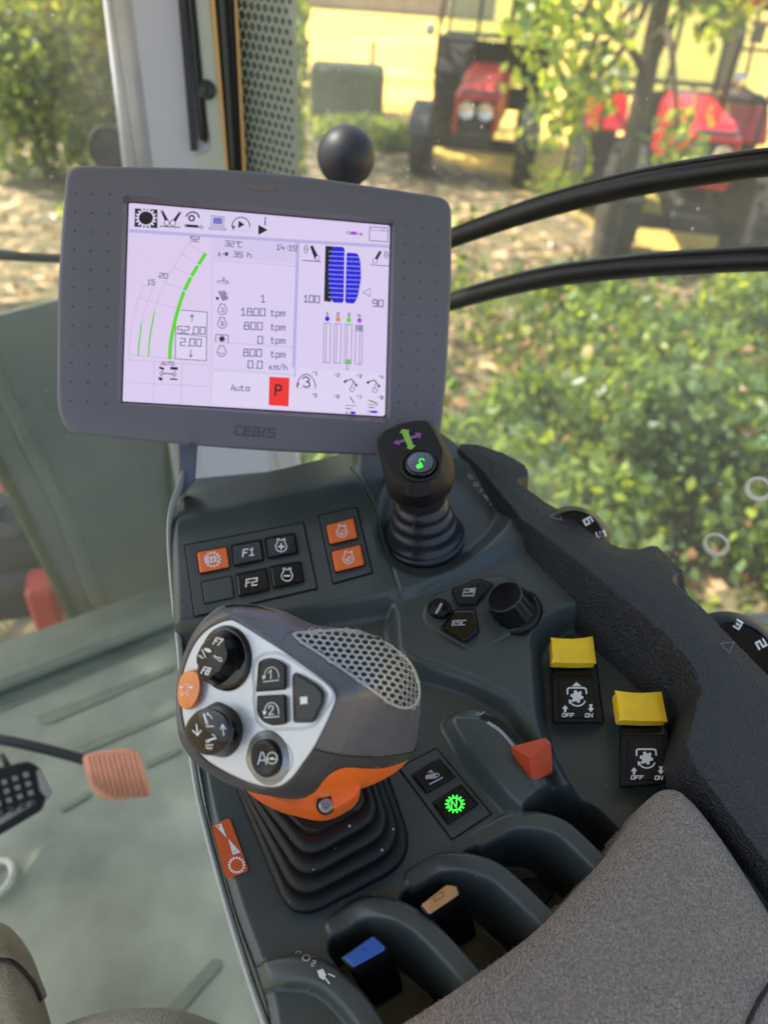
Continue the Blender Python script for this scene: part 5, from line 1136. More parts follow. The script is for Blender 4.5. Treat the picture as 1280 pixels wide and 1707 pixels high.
# middle column
for y in (304, 652, 768): ik.line([(452, y - 12), (800, y + 12)], 1.5, sL)
ik.line([(464, 388), (474, 378), (512, 380), (514, 392)], 3, sG); ik.line([(494, 368), (494, 380)], 3, sG); ik.line([(488, 368), (500, 369)], 3, sG); ik.line([(478, 392), (484, 384)], 2.5, sG); ik.line([(492, 392), (498, 385)], 2.5, sG); ik.line([(502, 394), (508, 386)], 3, sK)
for k in range(5): ik.line([(472 + k * 7, 424), (492 + k * 5, 464 - k * 2)], 4, sG)
ik.poly([(462, 448), (474, 449), (473, 460), (461, 459)], sK)
def engs(cx, cy, inn_):
    ik.ell(cx, cy, 19, 20, sG, -60, 240, 3, 22); ik.line([(cx - 10, cy - 18), (cx - 11, cy - 26), (cx + 10, cy - 25), (cx + 10, cy - 17)], 3, sG)
    if inn_ == 0: ik.ell(cx, cy + 1, 10, 8, sG, 20, 170, 3, 8)
    else: ik.ell(cx, cy, 10, 9, sG, -120, 120, 2.4, 10); ik.text(str(inn_), cx - 3, cy + 5, 10, sG, 2, wide=.7)
engs(489, 504, 1); engs(488, 562, 2); engs(486, 682, 0)
ik.line([(460, 640), (461, 612), (466, 608), (508, 610), (514, 614), (513, 643)], 3, sG); ik.gear(487, 627, 15, sK, 7, .35)
ik.text('1', 652, 470, 30, sG, 3, wide=.9); ik.text('1800', 566, 526, 30, sG, 3, ang=1.5, wide=1.0); ik.text('800', 582, 586, 30, sG, 3, ang=1.5, wide=1.0); ik.text('0', 640, 646, 30, sG, 3, ang=1.5, wide=1.0); ik.text('800', 579, 700, 30, sG, 3, ang=1.5, wide=1.0); ik.text('0.0', 598, 751, 30, sG, 3, ang=1.5, wide=1.0)
for y in (528, 588, 645, 704): ik.text('tpm', 697, y, 27, sG, 2.8, ang=2, wide=.85, gap=1.3)
ik.text('km/h', 690, 757, 24, sG, 2.6, ang=2, wide=.9, gap=1.3); ik.text('Auto', 525, 846, 24, sG, 2.8, ang=2, wide=1.0, gap=1.4)
ik.poly([(689, 788), (775, 793), (771, 916), (686, 910)], sR); ik.text('P', 714, 866, 42, sK, 6, ang=3, wide=.85)
# right column
for x0_, fl_ in ((862, 1), (1164, -1)):
    if fl_ > 0: ik.poly([(862, 232), (874, 228), (900, 280), (882, 286)], sK); ik.ell(894, 282, 8, 10, sPt); ik.ell(894, 282, 8, 10, sG, w=2.5); ik.line([(832, 292), (906, 297)], 4, sG); ik.ell(845, 244, 7, 16, sG, w=3); ik.line([(836, 243), (855, 245)], 2, sG)
    else: ik.poly([(1158, 250), (1168, 256), (1146, 296), (1134, 290)], sK); ik.ell(1139, 294, 9, 10, sPt); ik.ell(1139, 294, 9, 10, sG, w=2.5); ik.line([(1122, 311), (1198, 316)], 3, sG); ik.ell(1187, 268, 7, 15, sG, w=3); ik.line([(1178, 267), (1197, 269)], 2, sG)
ik.poly([(928, 230), (962, 232), (952, 470), (922, 466)], sK)
Lb = np.array([(958, 232), (1010, 235), (1006, 474), (956, 472), (944, 400), (940, 330)]); Rb = np.array([(1018, 258), (1066, 262), (1078, 300), (1080, 370), (1068, 440), (1052, 477), (1012, 474)])
ik.poly(rounded(Lb, 14), sB); ik.poly(rounded(Rb, 10), sB)
for k in range(1, 12):
    y = 236 + k * 19.5; ik.line([(942, y - 2), (1008, y + 1)], 2.5, sV)
    if y > 262: ik.line([(1018, y + 1), (1080, y + 4)], 2.5, sV)
ik.poly([(1088, 426), (1120, 412), (1117, 446)], sPt); ik.line([(1088, 428), (1120, 412), (1117, 446)], 2.2, sG, True)
ik.text('100', 834, 469, 28, sG, 3.2, ang=3, wide=.95); ik.text('90', 1130, 488, 28, sG, 3.2, ang=3, wide=.95)
for x, y, c, t in ((936, 541, sB, '1'), (982, 543, sO, '2'), (1028, 546, sGr, '3'), (1073, 548, sP, '4')):
    ik.ell(x, y, 10, 11, c, n=16); ik.text(t, x - 5, y - 15, 13, sG, 2.4, wide=1.1)
for x, y in ((936, 0), (981, 3), (1026, 5), (1072, 8)):
    ik.line([(x - 14, 559 + y), (x + 15, 561 + y), (x + 11, 729 + y), (x - 18, 727 + y)], 2, sG, True); ik.line([(x - 4 if x < 1060 else x + 4, 560 + y), (x - 8 if x < 1060 else x, 728 + y)], 2, sG)
ik.ell(1024, 725, 10, 10, sGr, n=16); ik.ell(1024, 725, 10, 10, sG, w=2); ik.line([(1028, 744), (1018, 743), (1017, 756), (1028, 757)], 2.4, sG)
for k in range(3): ik.line([(1061, 575 + k * 8), (1084, 577 + k * 8)], 3, sG); ik.line([(1062 + k * 10, 570), (1061 + k * 10, 592)], 2.6, sG)
for t, x, y in (('1', 884, 779), ('2', 978, 788), ('3', 1072, 792), ('4', 1166, 796), ('5', 882, 874), ('6', 977, 879), ('7', 1072, 882), ('8', 1164, 884)):
    ik.text(t, x, y, 13, sG, 2.4, ang=5, wide=.95); ik.line([(x - 9, y - 12), (x - 3, y - 12)], 2, sG); ik.line([(x - 9, y - 12), (x - 9, y - 5)], 2, sG)
ik.ell(846, 838, 40, 60, sG, 185, 355, 4, 24); ik.poly([(806, 814), (818, 816), (808, 836)], sG); ik.line([(806, 837), (890, 842)], 1.5, sL); ik.line([(832, 796), (844, 788), (858, 796), (858, 806), (848, 810), (860, 816), (861, 828), (848, 834), (834, 828)], 5, sK)
for dx, dy in ((0, 0), (97, 4)):
    ik.line([(1012 + dx, 806 + dy), (1040 + dx, 799 + dy), (1058 + dx, 822 + dy)], 4, sK); ik.poly([(1004 + dx, 806 + dy), (1022 + dx, 804 + dy), (1012 + dx, 818 + dy)], sK); ik.poly([(1050 + dx, 822 + dy), (1068 + dx, 822 + dy), (1060 + dx, 832 + dy)], sK); ik.ell(1042 + dx, 842 + dy, 10, 9, sG, w=2.6); ik.line([(1036 + dx, 836 + dy), (1046 + dx, 814 + dy)], 2.6, sG)
ik.line([(1034, 876), (1050, 900)], 4, sK); ik.line([(1013, 910), (1060, 913)], 2.4, sG); ik.line([(1114, 889), (1148, 902)], 4, sK); ik.line([(1108, 906), (1154, 909)], 2.4, sG)
ik.line([(1016, 924), (1036, 926)], 4, sG); ik.line([(1114, 919), (1136, 920)], 4, sG); ik.poly([(1036, 936), (1057, 938), (1056, 948), (1035, 948)], sB); ik.ell(1018, 942, 4, 4, sG, w=2); ik.line([(1022, 942), (1036, 943)], 2, sG); ik.poly([(1122, 933), (1150, 934), (1149, 944), (1121, 943)], sB); ik.ell(1114, 938, 5, 5, sG, w=2)
ik.build('screen_graphics', scn)

# ------------------------------------------------------------------ black ball knob behind the monitor
bc = CS(577, 261, .86); mb = MB(); superell(mb, bc, np.eye(3), (.0335, .0335, .0335), 1.0, 40, 28)
ball = thing('ball_knob', bc - [0, 0, .2], 'matte black ball on a stalk, above the monitor top edge', 'ball knob'); mb.build('ball', M['smoothblack'], ball, True)
mb = MB(); tube(mb, [bc - [0, 0, .02], bc - [0, -.01, .25]], .009, 12); mb.build('stalk', M['blackmetal'], ball, True)

# ------------------------------------------------------------------ pedals
pc = PZ(195, 1290, .13); pn = nrm([.05, -.55, .85])
def PP(x, y, h): return hitplane(x, y, pc + pn * h, pn)
ped = thing('orange_pedal', pc * [1, 1, 0], 'salmon orange ribbed rubber pedal on a black arm', 'pedal')
mb = MB(); pq = rounded([(137, 1262), (150, 1255), (212, 1246), (232, 1256), (253, 1320), (244, 1328), (186, 1335), (160, 1328), (146, 1300)], 10); slab(mb, pq, PP, -.010, .006, 4, .004); mb.build('pad', M['pedal'], ped, True, angle=50)
for k in range(11):
    x0_ = 146 + k * 8.3; y0 = 1262 - k * .9; x1_ = x0_ + 14 + (k * .5); y1 = 1324 - (max(0, 2 - k)) * 8 + (3 if k > 2 else 0)
    mb = MB(); tube(mb, [PP(x0_, y0, .0062), PP(x1_, y1, .0062)], .0031, 8)
    mb.build('rib', M['pedal'], ped, True)
mb = MB(); tube(mb, cat_open([PP(-60, 1228, -.02), PP(0, 1233, -.018), PP(80, 1250, -.015), PP(170, 1275, -.012)], 20), .0075, 10); mb.build('arm', M['blackmetal'], ped, True)
pc2_ = PZ(40, 1330, .12); pn2 = nrm([.1, -.5, .85])
def PQ(x, y, h): return hitplane(x, y, pc2_ + pn2 * h, pn2)
ped2 = thing('black_pedal', pc2_ * [1, 1, 0], 'black studded foot pedal plate at the left edge of the floor', 'pedal')
mb = MB(); slab(mb, rounded([(-60, 1292), (48, 1268), (68, 1280), (80, 1322), (72, 1350), (-60, 1428)], 9), PQ, -.012, .004, 3, .003); mb.build('pad', M['blackbtn'], ped2, True, angle=40)
for r_ in range(4):
    for c_ in range(6):
        x, y = 44 - c_ * 18 + r_ * 4, 1292 + r_ * 15 + c_ * 6
        if r_ == 3 and c_ > 9: continue
        mb = MB(); slab(mb, rounded([(x - 6, y - 3), (x + 4, y - 6), (x + 7, y + 3), (x - 3, y + 6)], 2.5), PQ, .003, .009, 1.6, .003); mb.build('stud', M['nub'] if r_ < 3 else M['dgrey'], ped2, True, angle=40)
mb = MB(); slab(mb, rounded([(60, 1284), (68, 1282), (88, 1322), (80, 1334), (66, 1318)], 3), PQ, -.008, .006, 1.5); mb.build('side_clip', M['steel'], ped2)
mb = MB(); slab(mb, rounded([(-20, 1374), (52, 1334), (56, 1342), (-16, 1386)], 3), PQ, .003, .006, 1.5); mb.build('bar', M['nub'], ped2)
mb = MB(); tube(mb, [PQ(2, 1258, 0), PQ(10, 1270, 0), PQ(16, 1282, -.01)], .004, 8); mb.build('pin', M['dgrey'], ped2, True)
# small pale ring on the floor
c = PZ(-6, 1464, .012); mb = MB(); tube(mb, [c + np.array([math.cos(t) * .021, math.sin(t) * .026, 0]) for t in np.linspace(0, 2 * math.pi, 36)], .005, 8)
o = mb.build('floor_ring', M['ring'], smooth=True); tag(o, 'pale ring lying on the floor mat at the left picture edge', 'ring')

# ------------------------------------------------------------------ seats
mb = MB()
def dome(P, dh, d, axis=None, drop=.22, name='', n=90, rings_=(0, .25, .5, .75, 1)):
    """soft cushion volume: photo outline as its horizon, bulging towards the viewer"""
    P = cat_closed(P, n); c = P.mean(0); R = []
    for s in (.05, .3, .55, .75, .9, .97, 1.0): R.append([CS(x, y, d - dh * math.sqrt(max(0, 1 - s * s))) for x, y in c + (P - c) * s])
    R.append([CS(x, y, d + dh * .8) for x, y in c + (P - c) * .99]); R.append([CS(x, y, d + drop) for x, y in c + (P - c) * .95])
    return loft(MB(), R, True, True)
s1 = dome([(-60, 1532), (0, 1537), (28, 1556), (52, 1590), (68, 1630), (73, 1660), (84, 1700), (100, 1760), (110, 1900), (-150, 1900), (-180, 1650)], .06, .62)
st = thing('seat_bolster', CS(0, 1700, .7), 'khaki fabric seat bolster with a thick piped seam, bottom left corner', 'seat bolster')
s1.build('cushion', M['khaki'], st, True); f1 = onsurf(s1.bvh())
mb = MB(); tube(mb, [f1(x, y, .001) for x, y in cat_open([(-20, 1590), (0, 1592), (22, 1598), (44, 1618), (60, 1640), (69, 1662)], 30)], .0035, 8); mb.build('piping', M['khaki'], st, True)
mb = MB(); tube(mb, [f1(x, y, .0012) for x, y in cat_open([(-20, 1597), (0, 1599), (20, 1605), (41, 1624), (57, 1646), (66, 1668)], 30)], .0016, 6); mb.build('seam', M['gasket'], st, True)
s2 = dome([(60, 1740), (118, 1703), (180, 1686), (240, 1679), (300, 1683), (340, 1696), (372, 1712), (410, 1760), (400, 1900), (50, 1900)], .05, .60)
o = s2.build('seat_cushion', M['seatgrey'], smooth=True); tag(o, 'light grey nubby fabric seat cushion edge at the bottom of the picture', 'seat cushion')

# ------------------------------------------------------------------ bars outside the side window, rings on the glass
def bar(P, lab):
    P = [(x, y, r * 1.18) for x, y, r in P]
    P = cat_open([SG(x, y, .04) for x, y, r in P], 60), np.interp(np.linspace(0, 1, 60), np.linspace(0, 1, len(P)), [r for _, _, r in P])
    t = thing('guard_bar', P[0][0], lab, 'guard bar', 'black guard bars across the side window')
    mb = MB(); tube(mb, P[0], P[1], 14, flat=.8); mb.build('bar', M['bar'], t, True, angle=80)
    mb = MB(); tube(mb, P[0] + gn * P[1][:, None] * .55 + np.array([0, 0, 1.]) * P[1][:, None] * .72, P[1] * .14, 6); mb.build('ridge', M['bar'], t, True)
bar([(640, 440, .0095), (760, 394, .0115), (900, 346, .0125), (1050, 307, .0128), (1200, 281, .0125), (1300, 268, .012), (1420, 258, .012)], 'upper curved black bar across the side window')
bar([(640, 545, .0095), (760, 500, .0115), (900, 464, .012), (1050, 444, .012), (1200, 434, .0118), (1300, 430, .0118), (1420, 430, .0115)], 'lower curved black bar across the side window')
for (x, y, rx, ry, lab) in ((1264, 815, 20, 21, 'pale cream ring on the side window glass, at the right edge'), (1193, 908, 19, 20, 'pale cream ring on the side window glass, lower left of the other ring')):
    c = SG(x, y, .004); q = np.linalg.norm(SG(x + rx, y, .004) - c); mb = MB()  # pale torus held against the cab side of the pane
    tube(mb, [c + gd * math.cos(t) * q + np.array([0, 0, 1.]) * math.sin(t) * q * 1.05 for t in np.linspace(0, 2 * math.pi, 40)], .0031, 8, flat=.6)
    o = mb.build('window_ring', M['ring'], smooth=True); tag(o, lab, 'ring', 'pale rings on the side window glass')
# fabric topped ledge right behind dial
mb = MB(); slab(mb, rounded([(1175, 1040), (1228, 1024), (1290, 1020), (1500, 1020), (1500, 1300), (1230, 1200)], 8), lambda x, y, h: PZ(x, y, .58 + h), -.05, 0, 4); o = mb.build('window_ledge', M['seatgrey']); tag(o, 'pale fabric covered ledge beyond the lower dial, under the side window', 'ledge')

# ------------------------------------------------------------------ outside: own machine seen through the windscreen
hd_ = thing('body_panel', PZ(150, 800, .4), 'grey green steel body panel of the machine outside the windscreen, with a diagonal crease', 'body panel')
YH = 1.45
hp = lambda x, y, h: hitplane(x, y, A2 - nv * (.22 - h), nv)
mb = MB(); slab(mb, [(-160, 540), (0, 522), (110, 494), (420, 470), (420, 1080), (150, 1080), (60, 905), (-60, 670)], hp, -.10, .0, 3); mb.build('panel', M['hood'], hd_)
mb = MB(); slab(mb, [(-60, 512), (0, 605), (120, 855), (205, 1080), (178, 1080), (95, 862), (-25, 622)], hp, .0005, .012, 6, .008); mb.build('crease', M['hood'], hd_)
mb = MB(); tube(mb, [hp(x, y, .006) for x, y in cat_open([(-80, 640), (0, 780), (70, 920), (150, 1080)], 20)], .012, 8); mb.build('edge', M['hoodedge'], hd_, True)
mb = MB(); tube(mb, [hp(x, y, .002) for x, y in cat_open([(278, 700), (288, 900), (294, 1060)], 20)], .006, 8); mb.build('strip', M['hoodedge'], hd_, True)
# wiper
wb = thing('wiper_blade', A2 + nv * -.02, 'thin black wiper blade lying across the windscreen, left of the monitor', 'wiper')
wp = lambda x, y, h: hitplane(x, y, A2 - nv * (.015 + h), nv)
mb = MB(); tube(mb, [wp(x, y, 0) for x, y in [(-80, 420), (0, 426), (95, 431), (180, 434)]], .005, 8, flat=1.3); mb.build('blade', M['blackmetal'], wb, True)
mb = MB(); tube(mb, [wp(x, y, .008) for x, y in [(-80, 412), (10, 420), (70, 428)]], .003, 8); mb.build('arm', M['blackmetal'], wb, True)
# lamp outside
lc = CS(183, 248, 1.75); la = nrm(CAM - lc + np.array([-.5, 0, .1])); lp = thing('work_lamp', lc - [0, 0, .1], 'round black work lamp outside, between windscreen edge and monitor corner', 'lamp')
mb = MB(); lathe(mb, lc - la * .06, la, [(.02, 0), (.042, .015), (.050, .04), (.050, .065), (.045, .072), (.043, .066), (.036, .060)], 32); mb.build('housing', M['blackbtn'], lp, True, angle=40)
mb = MB(); lathe(mb, lc - la * .06, la, [(.036, .058), (.02, .052), (0, .05)], 32); mb.build('reflector', M['silver2'], lp, True)
mb = MB(); superell(mb, lc - la * .02 + np.array([.01, 0, .005]), np.eye(3), (.014, .014, .016), .6); mb.build('bulb_shade', M['dgrey'], lp, True)
mb = MB(); tube(mb, [lc - la * .05, lc + np.array([0, .02, -.25])], .015, 10); mb.build('bracket', M['blackmetal'], lp, True)
# implement on the ground ahead, seen beside the panel
im = thing('front_implement', PZ(40, 950, GZ) * [1, 1, 1], 'dark front linkage frame with red bars, low left outside the windscreen', 'implement')
D_ = 2.0
mb = MB(); tube(mb, [CS(x, y, D_) for x, y in [(-90, 985), (60, 962), (160, 935)]], .045, 10); tube(mb, [CS(x, y, D_ + .05) for x, y in [(-60, 900), (60, 905), (150, 930)]], .07, 10); mb.build('beam', M['dark'], im, True)
mb = MB(); lathe(mb, CS(14, 858, D_ - .1), nrm([.1, -.8, .6]), [(.06, -.05), (.06, .0), (.05, .008), (.022, .008), (.02, -.01), (0, -.01)], 24); mb.build('eye', M['dgrey'], im, True, angle=40)
mb = MB(); box(mb, CS(92, 1045, D_ + .02), (.07, .10, .36), rotz(.3), ch=.01); mb.build('red_bar', M['trred'], im)
mb = MB(); tube(mb, [CS(x, y, D_ + .1) for x, y in [(0, 800), (22, 840), (35, 880)]], .02, 8); mb.build('red_rod', M['trred'], im, True)
mb = MB(); box(mb, CS(-20, 925, D_ + .1), (.75, .3, .30), rotz(.3), ch=.03); mb.build('block', M['dark'], im)

# ------------------------------------------------------------------ tractors
def wheel(root, c, r, wd, lugs=18, rim='rimtan'):
    mb = MB(); ax = np.array([1., 0, 0]); lathe(mb, np.array(c) - ax * wd / 2, ax, [(r * .58, 0), (r * .62, -.01), (r * .88, .0), (r * .97, wd * .14), (r, wd * .5), (r * .97, wd * .86), (r * .88, wd), (r * .62, wd + .01), (r * .58, wd)], 40)
    for k in range(lugs):
        for s in (0, 1):
            t = 2 * math.pi * (k + .5 * s) / lugs; R = np.array([[1, 0, 0], [0, math.cos(t), -math.sin(t)], [0, math.sin(t), math.cos(t)]])
            a = .35 if s else -.35; Rz = R @ rotz(a)
            box(mb, np.array(c) + R @ np.array([(wd * .22) * (1 if s else -1), 0, r * 1.0]), (wd * .5, .06, .07), Rz)
    ty = mb.build('wheel', M['tyre'], root, False)
    mb = MB(); lathe(mb, np.array(c) - ax * wd * .32, ax, [(0, wd * .18), (r * .15, wd * .14), (r * .2, wd * .2), (r * .45, wd * .22), (r * .56, .0), (r * .6, 0), (r * .6, wd * .64), (r * .56, wd * .64), (r * .45, wd * .44), (r * .2, wd * .44), (r * .15, wd * .5), (0, wd * .5)], 28)
    mb.build('rim', M[rim], ty, True, angle=40); return ty
def tractor(name, loc, rz, red, lab, s=1.0, cabw=.78, hoodw=.36, frame='blackmetal', bright=False):
    LOCAL[0] = True
    t = thing(name, loc, lab, 'tractor', None); t.rotation_euler = (0, 0, rz); t.scale = (s, s, s); red = M[red]
    rf = .56 if bright else .42
    for x in (-.72, .72): wheel(t, (x, -1.0, rf), rf, .26 if not bright else .34, 18)
    rt_ = .85 if bright else .66
    for x in (-rt_, rt_): wheel(t, (x, 1.15, .70), .70, .36, 20)
    hw = hoodw * (.80 if not bright else .78); dz = .24 if bright else -.07; mb = MB()
    prof = lambda y, z1, w_: [np.array([-w_, y, .72 + dz]), np.array([w_, y, .72 + dz]), np.array([w_ + .01, y, z1 - .14]), np.array([w_ * .72, y, z1]), np.array([-w_ * .72, y, z1]), np.array([-w_ - .01, y, z1 - .14])]
    loft(mb, [prof(-1.28, 1.20 + dz, hw * .93), prof(-1.20, 1.26 + dz, hw), prof(-.4, 1.30 + dz, hw * 1.05), prof(.3, 1.34 + dz, hw * 1.12)], True, True); mb.build('bonnet', red, t)
    mb = MB(); box(mb, (0, -1.29, .90 + dz), (hw * 1.7, .03, .38), ch=.008); g = mb.build('grille', M['dark'], t)
    for z in np.linspace(.74, .84, 4): mb = MB(); box(mb, (0, -1.312, z + dz), (hw * 1.4, .01, .012)); mb.build('slat', M['dgrey'], g)
    for (cx, cz, sx_, sz_) in ((0, 1.12, hw * 1.9, .05), (0, .69, hw * 1.9, .06), (-hw * .9, .90, .05, .44), (hw * .9, .90, .05, .44)):
        mb = MB(); box(mb, (cx, -1.30, cz + dz), (sx_, .06, sz_), ch=.008); mb.build('grille_frame', red, t)
    mb = MB(); box(mb, (0, -1.295, 1.18 + dz), (hw * 1.6, .02, .04)); mb.build('badge_strip', M['silver2'], t)
    for x in (-.125, .125):
        mb = MB(); lathe(mb, (x, -1.305, .97 + dz), (0, -1, 0), [(.105, 0), (.108, .02), (.1, .03), (.085, .02), (0, .012)], 24); mb.build('headlight', M['chrome'], t, True, angle=40)
    mb = MB(); box(mb, (0, -1.0, .62), (.42, .7, .30), ch=.04); box(mb, (0, -1.33, .56), (.5, .16, .18), ch=.03); mb.build('front_weights', M['dark'], t)
    mb = MB(); box(mb, (0, -1.0, .44), (1.3, .14, .14), ch=.02); mb.build('front_axle', M['dark'], t)
    mb = MB(); box(mb, (0, .1, .74), (.46, 1.9, .42), ch=.05); box(mb, (0, 1.15, .72), (1.4, .3, .3), ch=.04); mb.build('engine_block', M['dark'], t)
    mb = MB(); tube(mb, [(hw * .9, -.3, 1.45), (hw * .9, -.3, 2.15), (hw * .9, -.26, 2.25)], .035, 10); mb.build('exhaust', M['dark'], t, True)
    fm = M[frame]
    # cab
    cw = cabw; posts = [(-cw, .35, -cw * .86, .45), (cw, .35, cw * .86, .45), (-cw, 1.5, -cw * .88, 1.45), (cw, 1.5, cw * .88, 1.45), (-cw * .30, .33, -cw * .28, .44), (cw * .30, .33, cw * .28, .44)]
    for x0, y0, x1, y1 in posts: mb = MB(); tube(mb, [(x0, y0, .85), (x0, y0, 1.55), (x1, y1, 2.42)], .024, 8); mb.build('cab_post', fm, t, True)
    for z, w_ in ((1.50, cw), (2.40, cw * .88)):
        mb = MB(); tube(mb, [(-w_, .38, z), (w_, .38, z)], .03, 8); tube(mb, [(-w_, 1.48, z), (w_, 1.48, z)], .03, 8); tube(mb, [(-w_, .38, z), (-w_, 1.48, z)], .03, 8); tube(mb, [(w_, .38, z), (w_, 1.48, z)], .03, 8); mb.build('cab_rail', fm, t, True)
    mb = MB(); box(mb, (0, .95, 2.50), (cw * 2.0, 1.5, .14), ch=.04); mb.build('roof', red, t)
    mb = MB(); box(mb, (0, .48, 1.30 if not bright else 1.2), (cw * 1.0, .16, .34 if not bright else .6), ch=.04); mb.build('dashboard', M['dark'], t)
    mb = MB(); mb.add([(-cw * .9, .37, 1.52), (cw * .9, .37, 1.52), (cw * .8, .44, 2.38), (-cw * .8, .44, 2.38)], [[0, 1, 2, 3]]); mb.build('windscreen', M['trglass'], t)
    mb = MB(); mb.add([(-cw * .9, 1.5, 1.3), (cw * .9, 1.5, 1.3), (cw * .85, 1.46, 2.38), (-cw * .85, 1.46, 2.38)], [[0, 1, 2, 3]]); mb.build('rear_window', M['trglass'], t)
    mb = MB(); box(mb, (0, 1.05, 1.05), (.5, .5, .14), ch=.03); box(mb, (0, 1.3, 1.25), (.40, .12, .34), ch=.03); mb.build('seat', M['dgrey'], t)
    mb = MB(); ring_ = [(math.cos(q) * .2, .62 + math.sin(q) * .09, 1.42 + math.sin(q) * .17) for q in np.linspace(0, 2 * math.pi, 26)]; tube(mb, ring_, .016, 6); mb.build('steering_wheel', M['dark'], t, True)
    for s_ in (-1, 1):
        mb = MB(); pr = [(s_ * x, y, z) for x, y, z in ((.62, 0, 0), (1.08, 0, 0))]; rg = []; fo = .23 if not bright else 0
        for q in np.linspace(.5, math.pi * .9, 14):
            y, z = 1.15 - math.cos(q) * .80, .70 + math.sin(q) * .80
            rg.append([np.array([s_ * (.60 - fo), y, z]), np.array([s_ * (1.08 - fo), y, z]), np.array([s_ * (1.08 - fo), y + math.cos(q) * .04, z - .04 * math.sin(q) - .03]), np.array([s_ * (.60 - fo), y + math.cos(q) * .04, z - .04 * math.sin(q)])])
        loft(mb, rg, True, True); mb.build('rear_fender', red if bright else M['dark'], t)
        mb = MB(); rg = []
        for q in np.linspace(.35, math.pi * .75, 10):
            y, z = -1.0 - math.cos(q) * (rf + .08), rf + math.sin(q) * (rf + .08)
            rg.append([np.array([s_ * .60, y, z]), np.array([s_ * .87, y, z]), np.array([s_ * .87, y, z - .02]), np.array([s_ * .60, y, z - .02])])
        loft(mb, rg, True, True); mb.build('front_mudguard', M['dgrey'], t)
        mb = MB(); lathe(mb, (s_ * (.92 if not bright else .50), .30, 1.62 if not bright else 1.72), (0, -1, 0), [(.07, 0), (.08, .03), (.07, .05), (0, .05)], 16); mb.build('side_light', M['chrome'], t, True)
    LOCAL[0] = False; return t
g1 = PZ(795, 300, GZ)
tractor('old_tractor', (g1[0] + .06, g1[1] + 1.05, GZ), math.radians(-9), 'trred', 'old red tractor with twin round headlights and open black cab frame, under the trees', .98, cabw=.80)
g2 = PZ(1090, 440, GZ)
t2 = tractor('new_tractor', (2.95, 8.95, GZ), math.radians(-5), 'trred2', 'bright red tractor with red cab roof and fenders, parked behind the leaning tree', .93, cabw=.92, hoodw=.34, frame='blackmetal', bright=True)

# ------------------------------------------------------------------ vegetation
def leaves(name, C, size, mats, parent=None, kindp=None, up=.3, seed=0):
    """leaf blades (two folded halves each) at centres C"""
    r = np.random.default_rng(seed); n = len(C); C = np.asarray(C)
    u = r.normal(size=(n, 3)); u /= np.linalg.norm(u, axis=1)[:, None]
    v = r.normal(size=(n, 3)); v[:, 2] *= .5; v = np.cross(u, v); v /= np.linalg.norm(v, axis=1)[:, None] + 1e-9; w = np.cross(u, v)
    s = (size * (.6 + .8 * r.random(n)))[:, None]
    a, b = C - u * s * .5, C + u * s * .5; l, l2 = C + v * s * .32 + w * s * .08, C - v * s * .32 + w * s * .08
    V = np.stack([a, l, b, l2], 1).reshape(-1, 3); i = np.arange(n) * 4
    Q = np.concatenate([np.stack([i, i + 1, i + 2], 1), np.stack([i, i + 2, i + 3], 1)])
    if kindp is None: kindp = [1 / len(mats)] * len(mats)
    mi = r.choice(len(mats), n, p=kindp); return npmesh(name, V, Q, mats, parent, False, np.r_[mi, mi])
def blob(c, rad, n, seed, shell=.55):
    r = np.random.default_rng(seed); d = r.normal(size=(n, 3)); d /= np.linalg.norm(d, axis=1)[:, None]
    q = shell + (1 - shell) * r.random(n) ** .7
    return np.array(c) + d * q[:, None] * np.array(rad) * (1 + .25 * np.sin(d[:, :1] * 7 + seed) * np.cos(d[:, 1:2] * 6))
def shrub(name, c, rad, n, size, lab, cat='bush', seed=1, mats=None, p=None, nb=7, group=None):
    r = np.random.default_rng(seed); c = np.array(c, float); rad = np.array(rad, float)
    t = thing(name, (c[0], c[1], GZ), lab, cat, group); P = []
    for k in range(nb):
        d = r.normal(size=3); d /= np.linalg.norm(d); q = c + d * rad * .62 * r.random() ** .5; P.append(blob(q, rad * (.35 + .3 * r.random()), n // nb, seed * 31 + k, .3))
    P = np.concatenate(P); P = P[P[:, 2] > GZ]
    leaves('foliage', P, size, mats or LEAF, t, p, seed=seed)
    mb = MB()
    for k in range(6):
        e = c + (r.random(3) - .5) * rad * 1.1; tube(mb, cat_open([(c[0] + r.normal() * .08, c[1] + r.normal() * .08, GZ - .02), (c * .6 + e * .4) * [1, 1, 1] - [0, 0, rad[2] * .2], e], 8), np.linspace(.02, .006, 8), 6)
    mb.build('stems', M['wood'], t, True); return t
def tree(name, base, topc, rtrunk, crowns, n, size, lab, seed, mats=None, p=None, path=None, group=None):
    t = thing(name, base, lab, 'tree', group); mb = MB(); base = np.array(base, float); r = np.random.default_rng(seed)
    P = cat_open(path if path is not None else [base - [0, 0, .1], base * .6 + np.array(topc) * .4 + r.normal(size=3) * .1, topc], 16)
    tube(mb, P, np.linspace(rtrunk, rtrunk * .45, 16), 12); mb.build('trunk', M['bark'], t, True)
    mb = MB(); L = []
    for k, (c, rad) in enumerate(crowns):
        c = np.array(c, float); s_ = P[int(6 + 9 * r.random())]; tube(mb, cat_open([s_, s_ * .5 + c * .5 + r.normal(size=3) * .15, c], 10), np.linspace(rtrunk * .35, .012, 10), 7)
        L.append(blob(c, rad, int(n * np.prod(rad) ** (2 / 3) / sum(np.prod(q[1]) ** (2 / 3) for q in crowns)), seed * 17 + k, .15))
    mb.build('limbs', M['bark'], t, True)
    leaves('crown', np.concatenate(L), size, mats or LEAF, t, p, seed=seed); return t

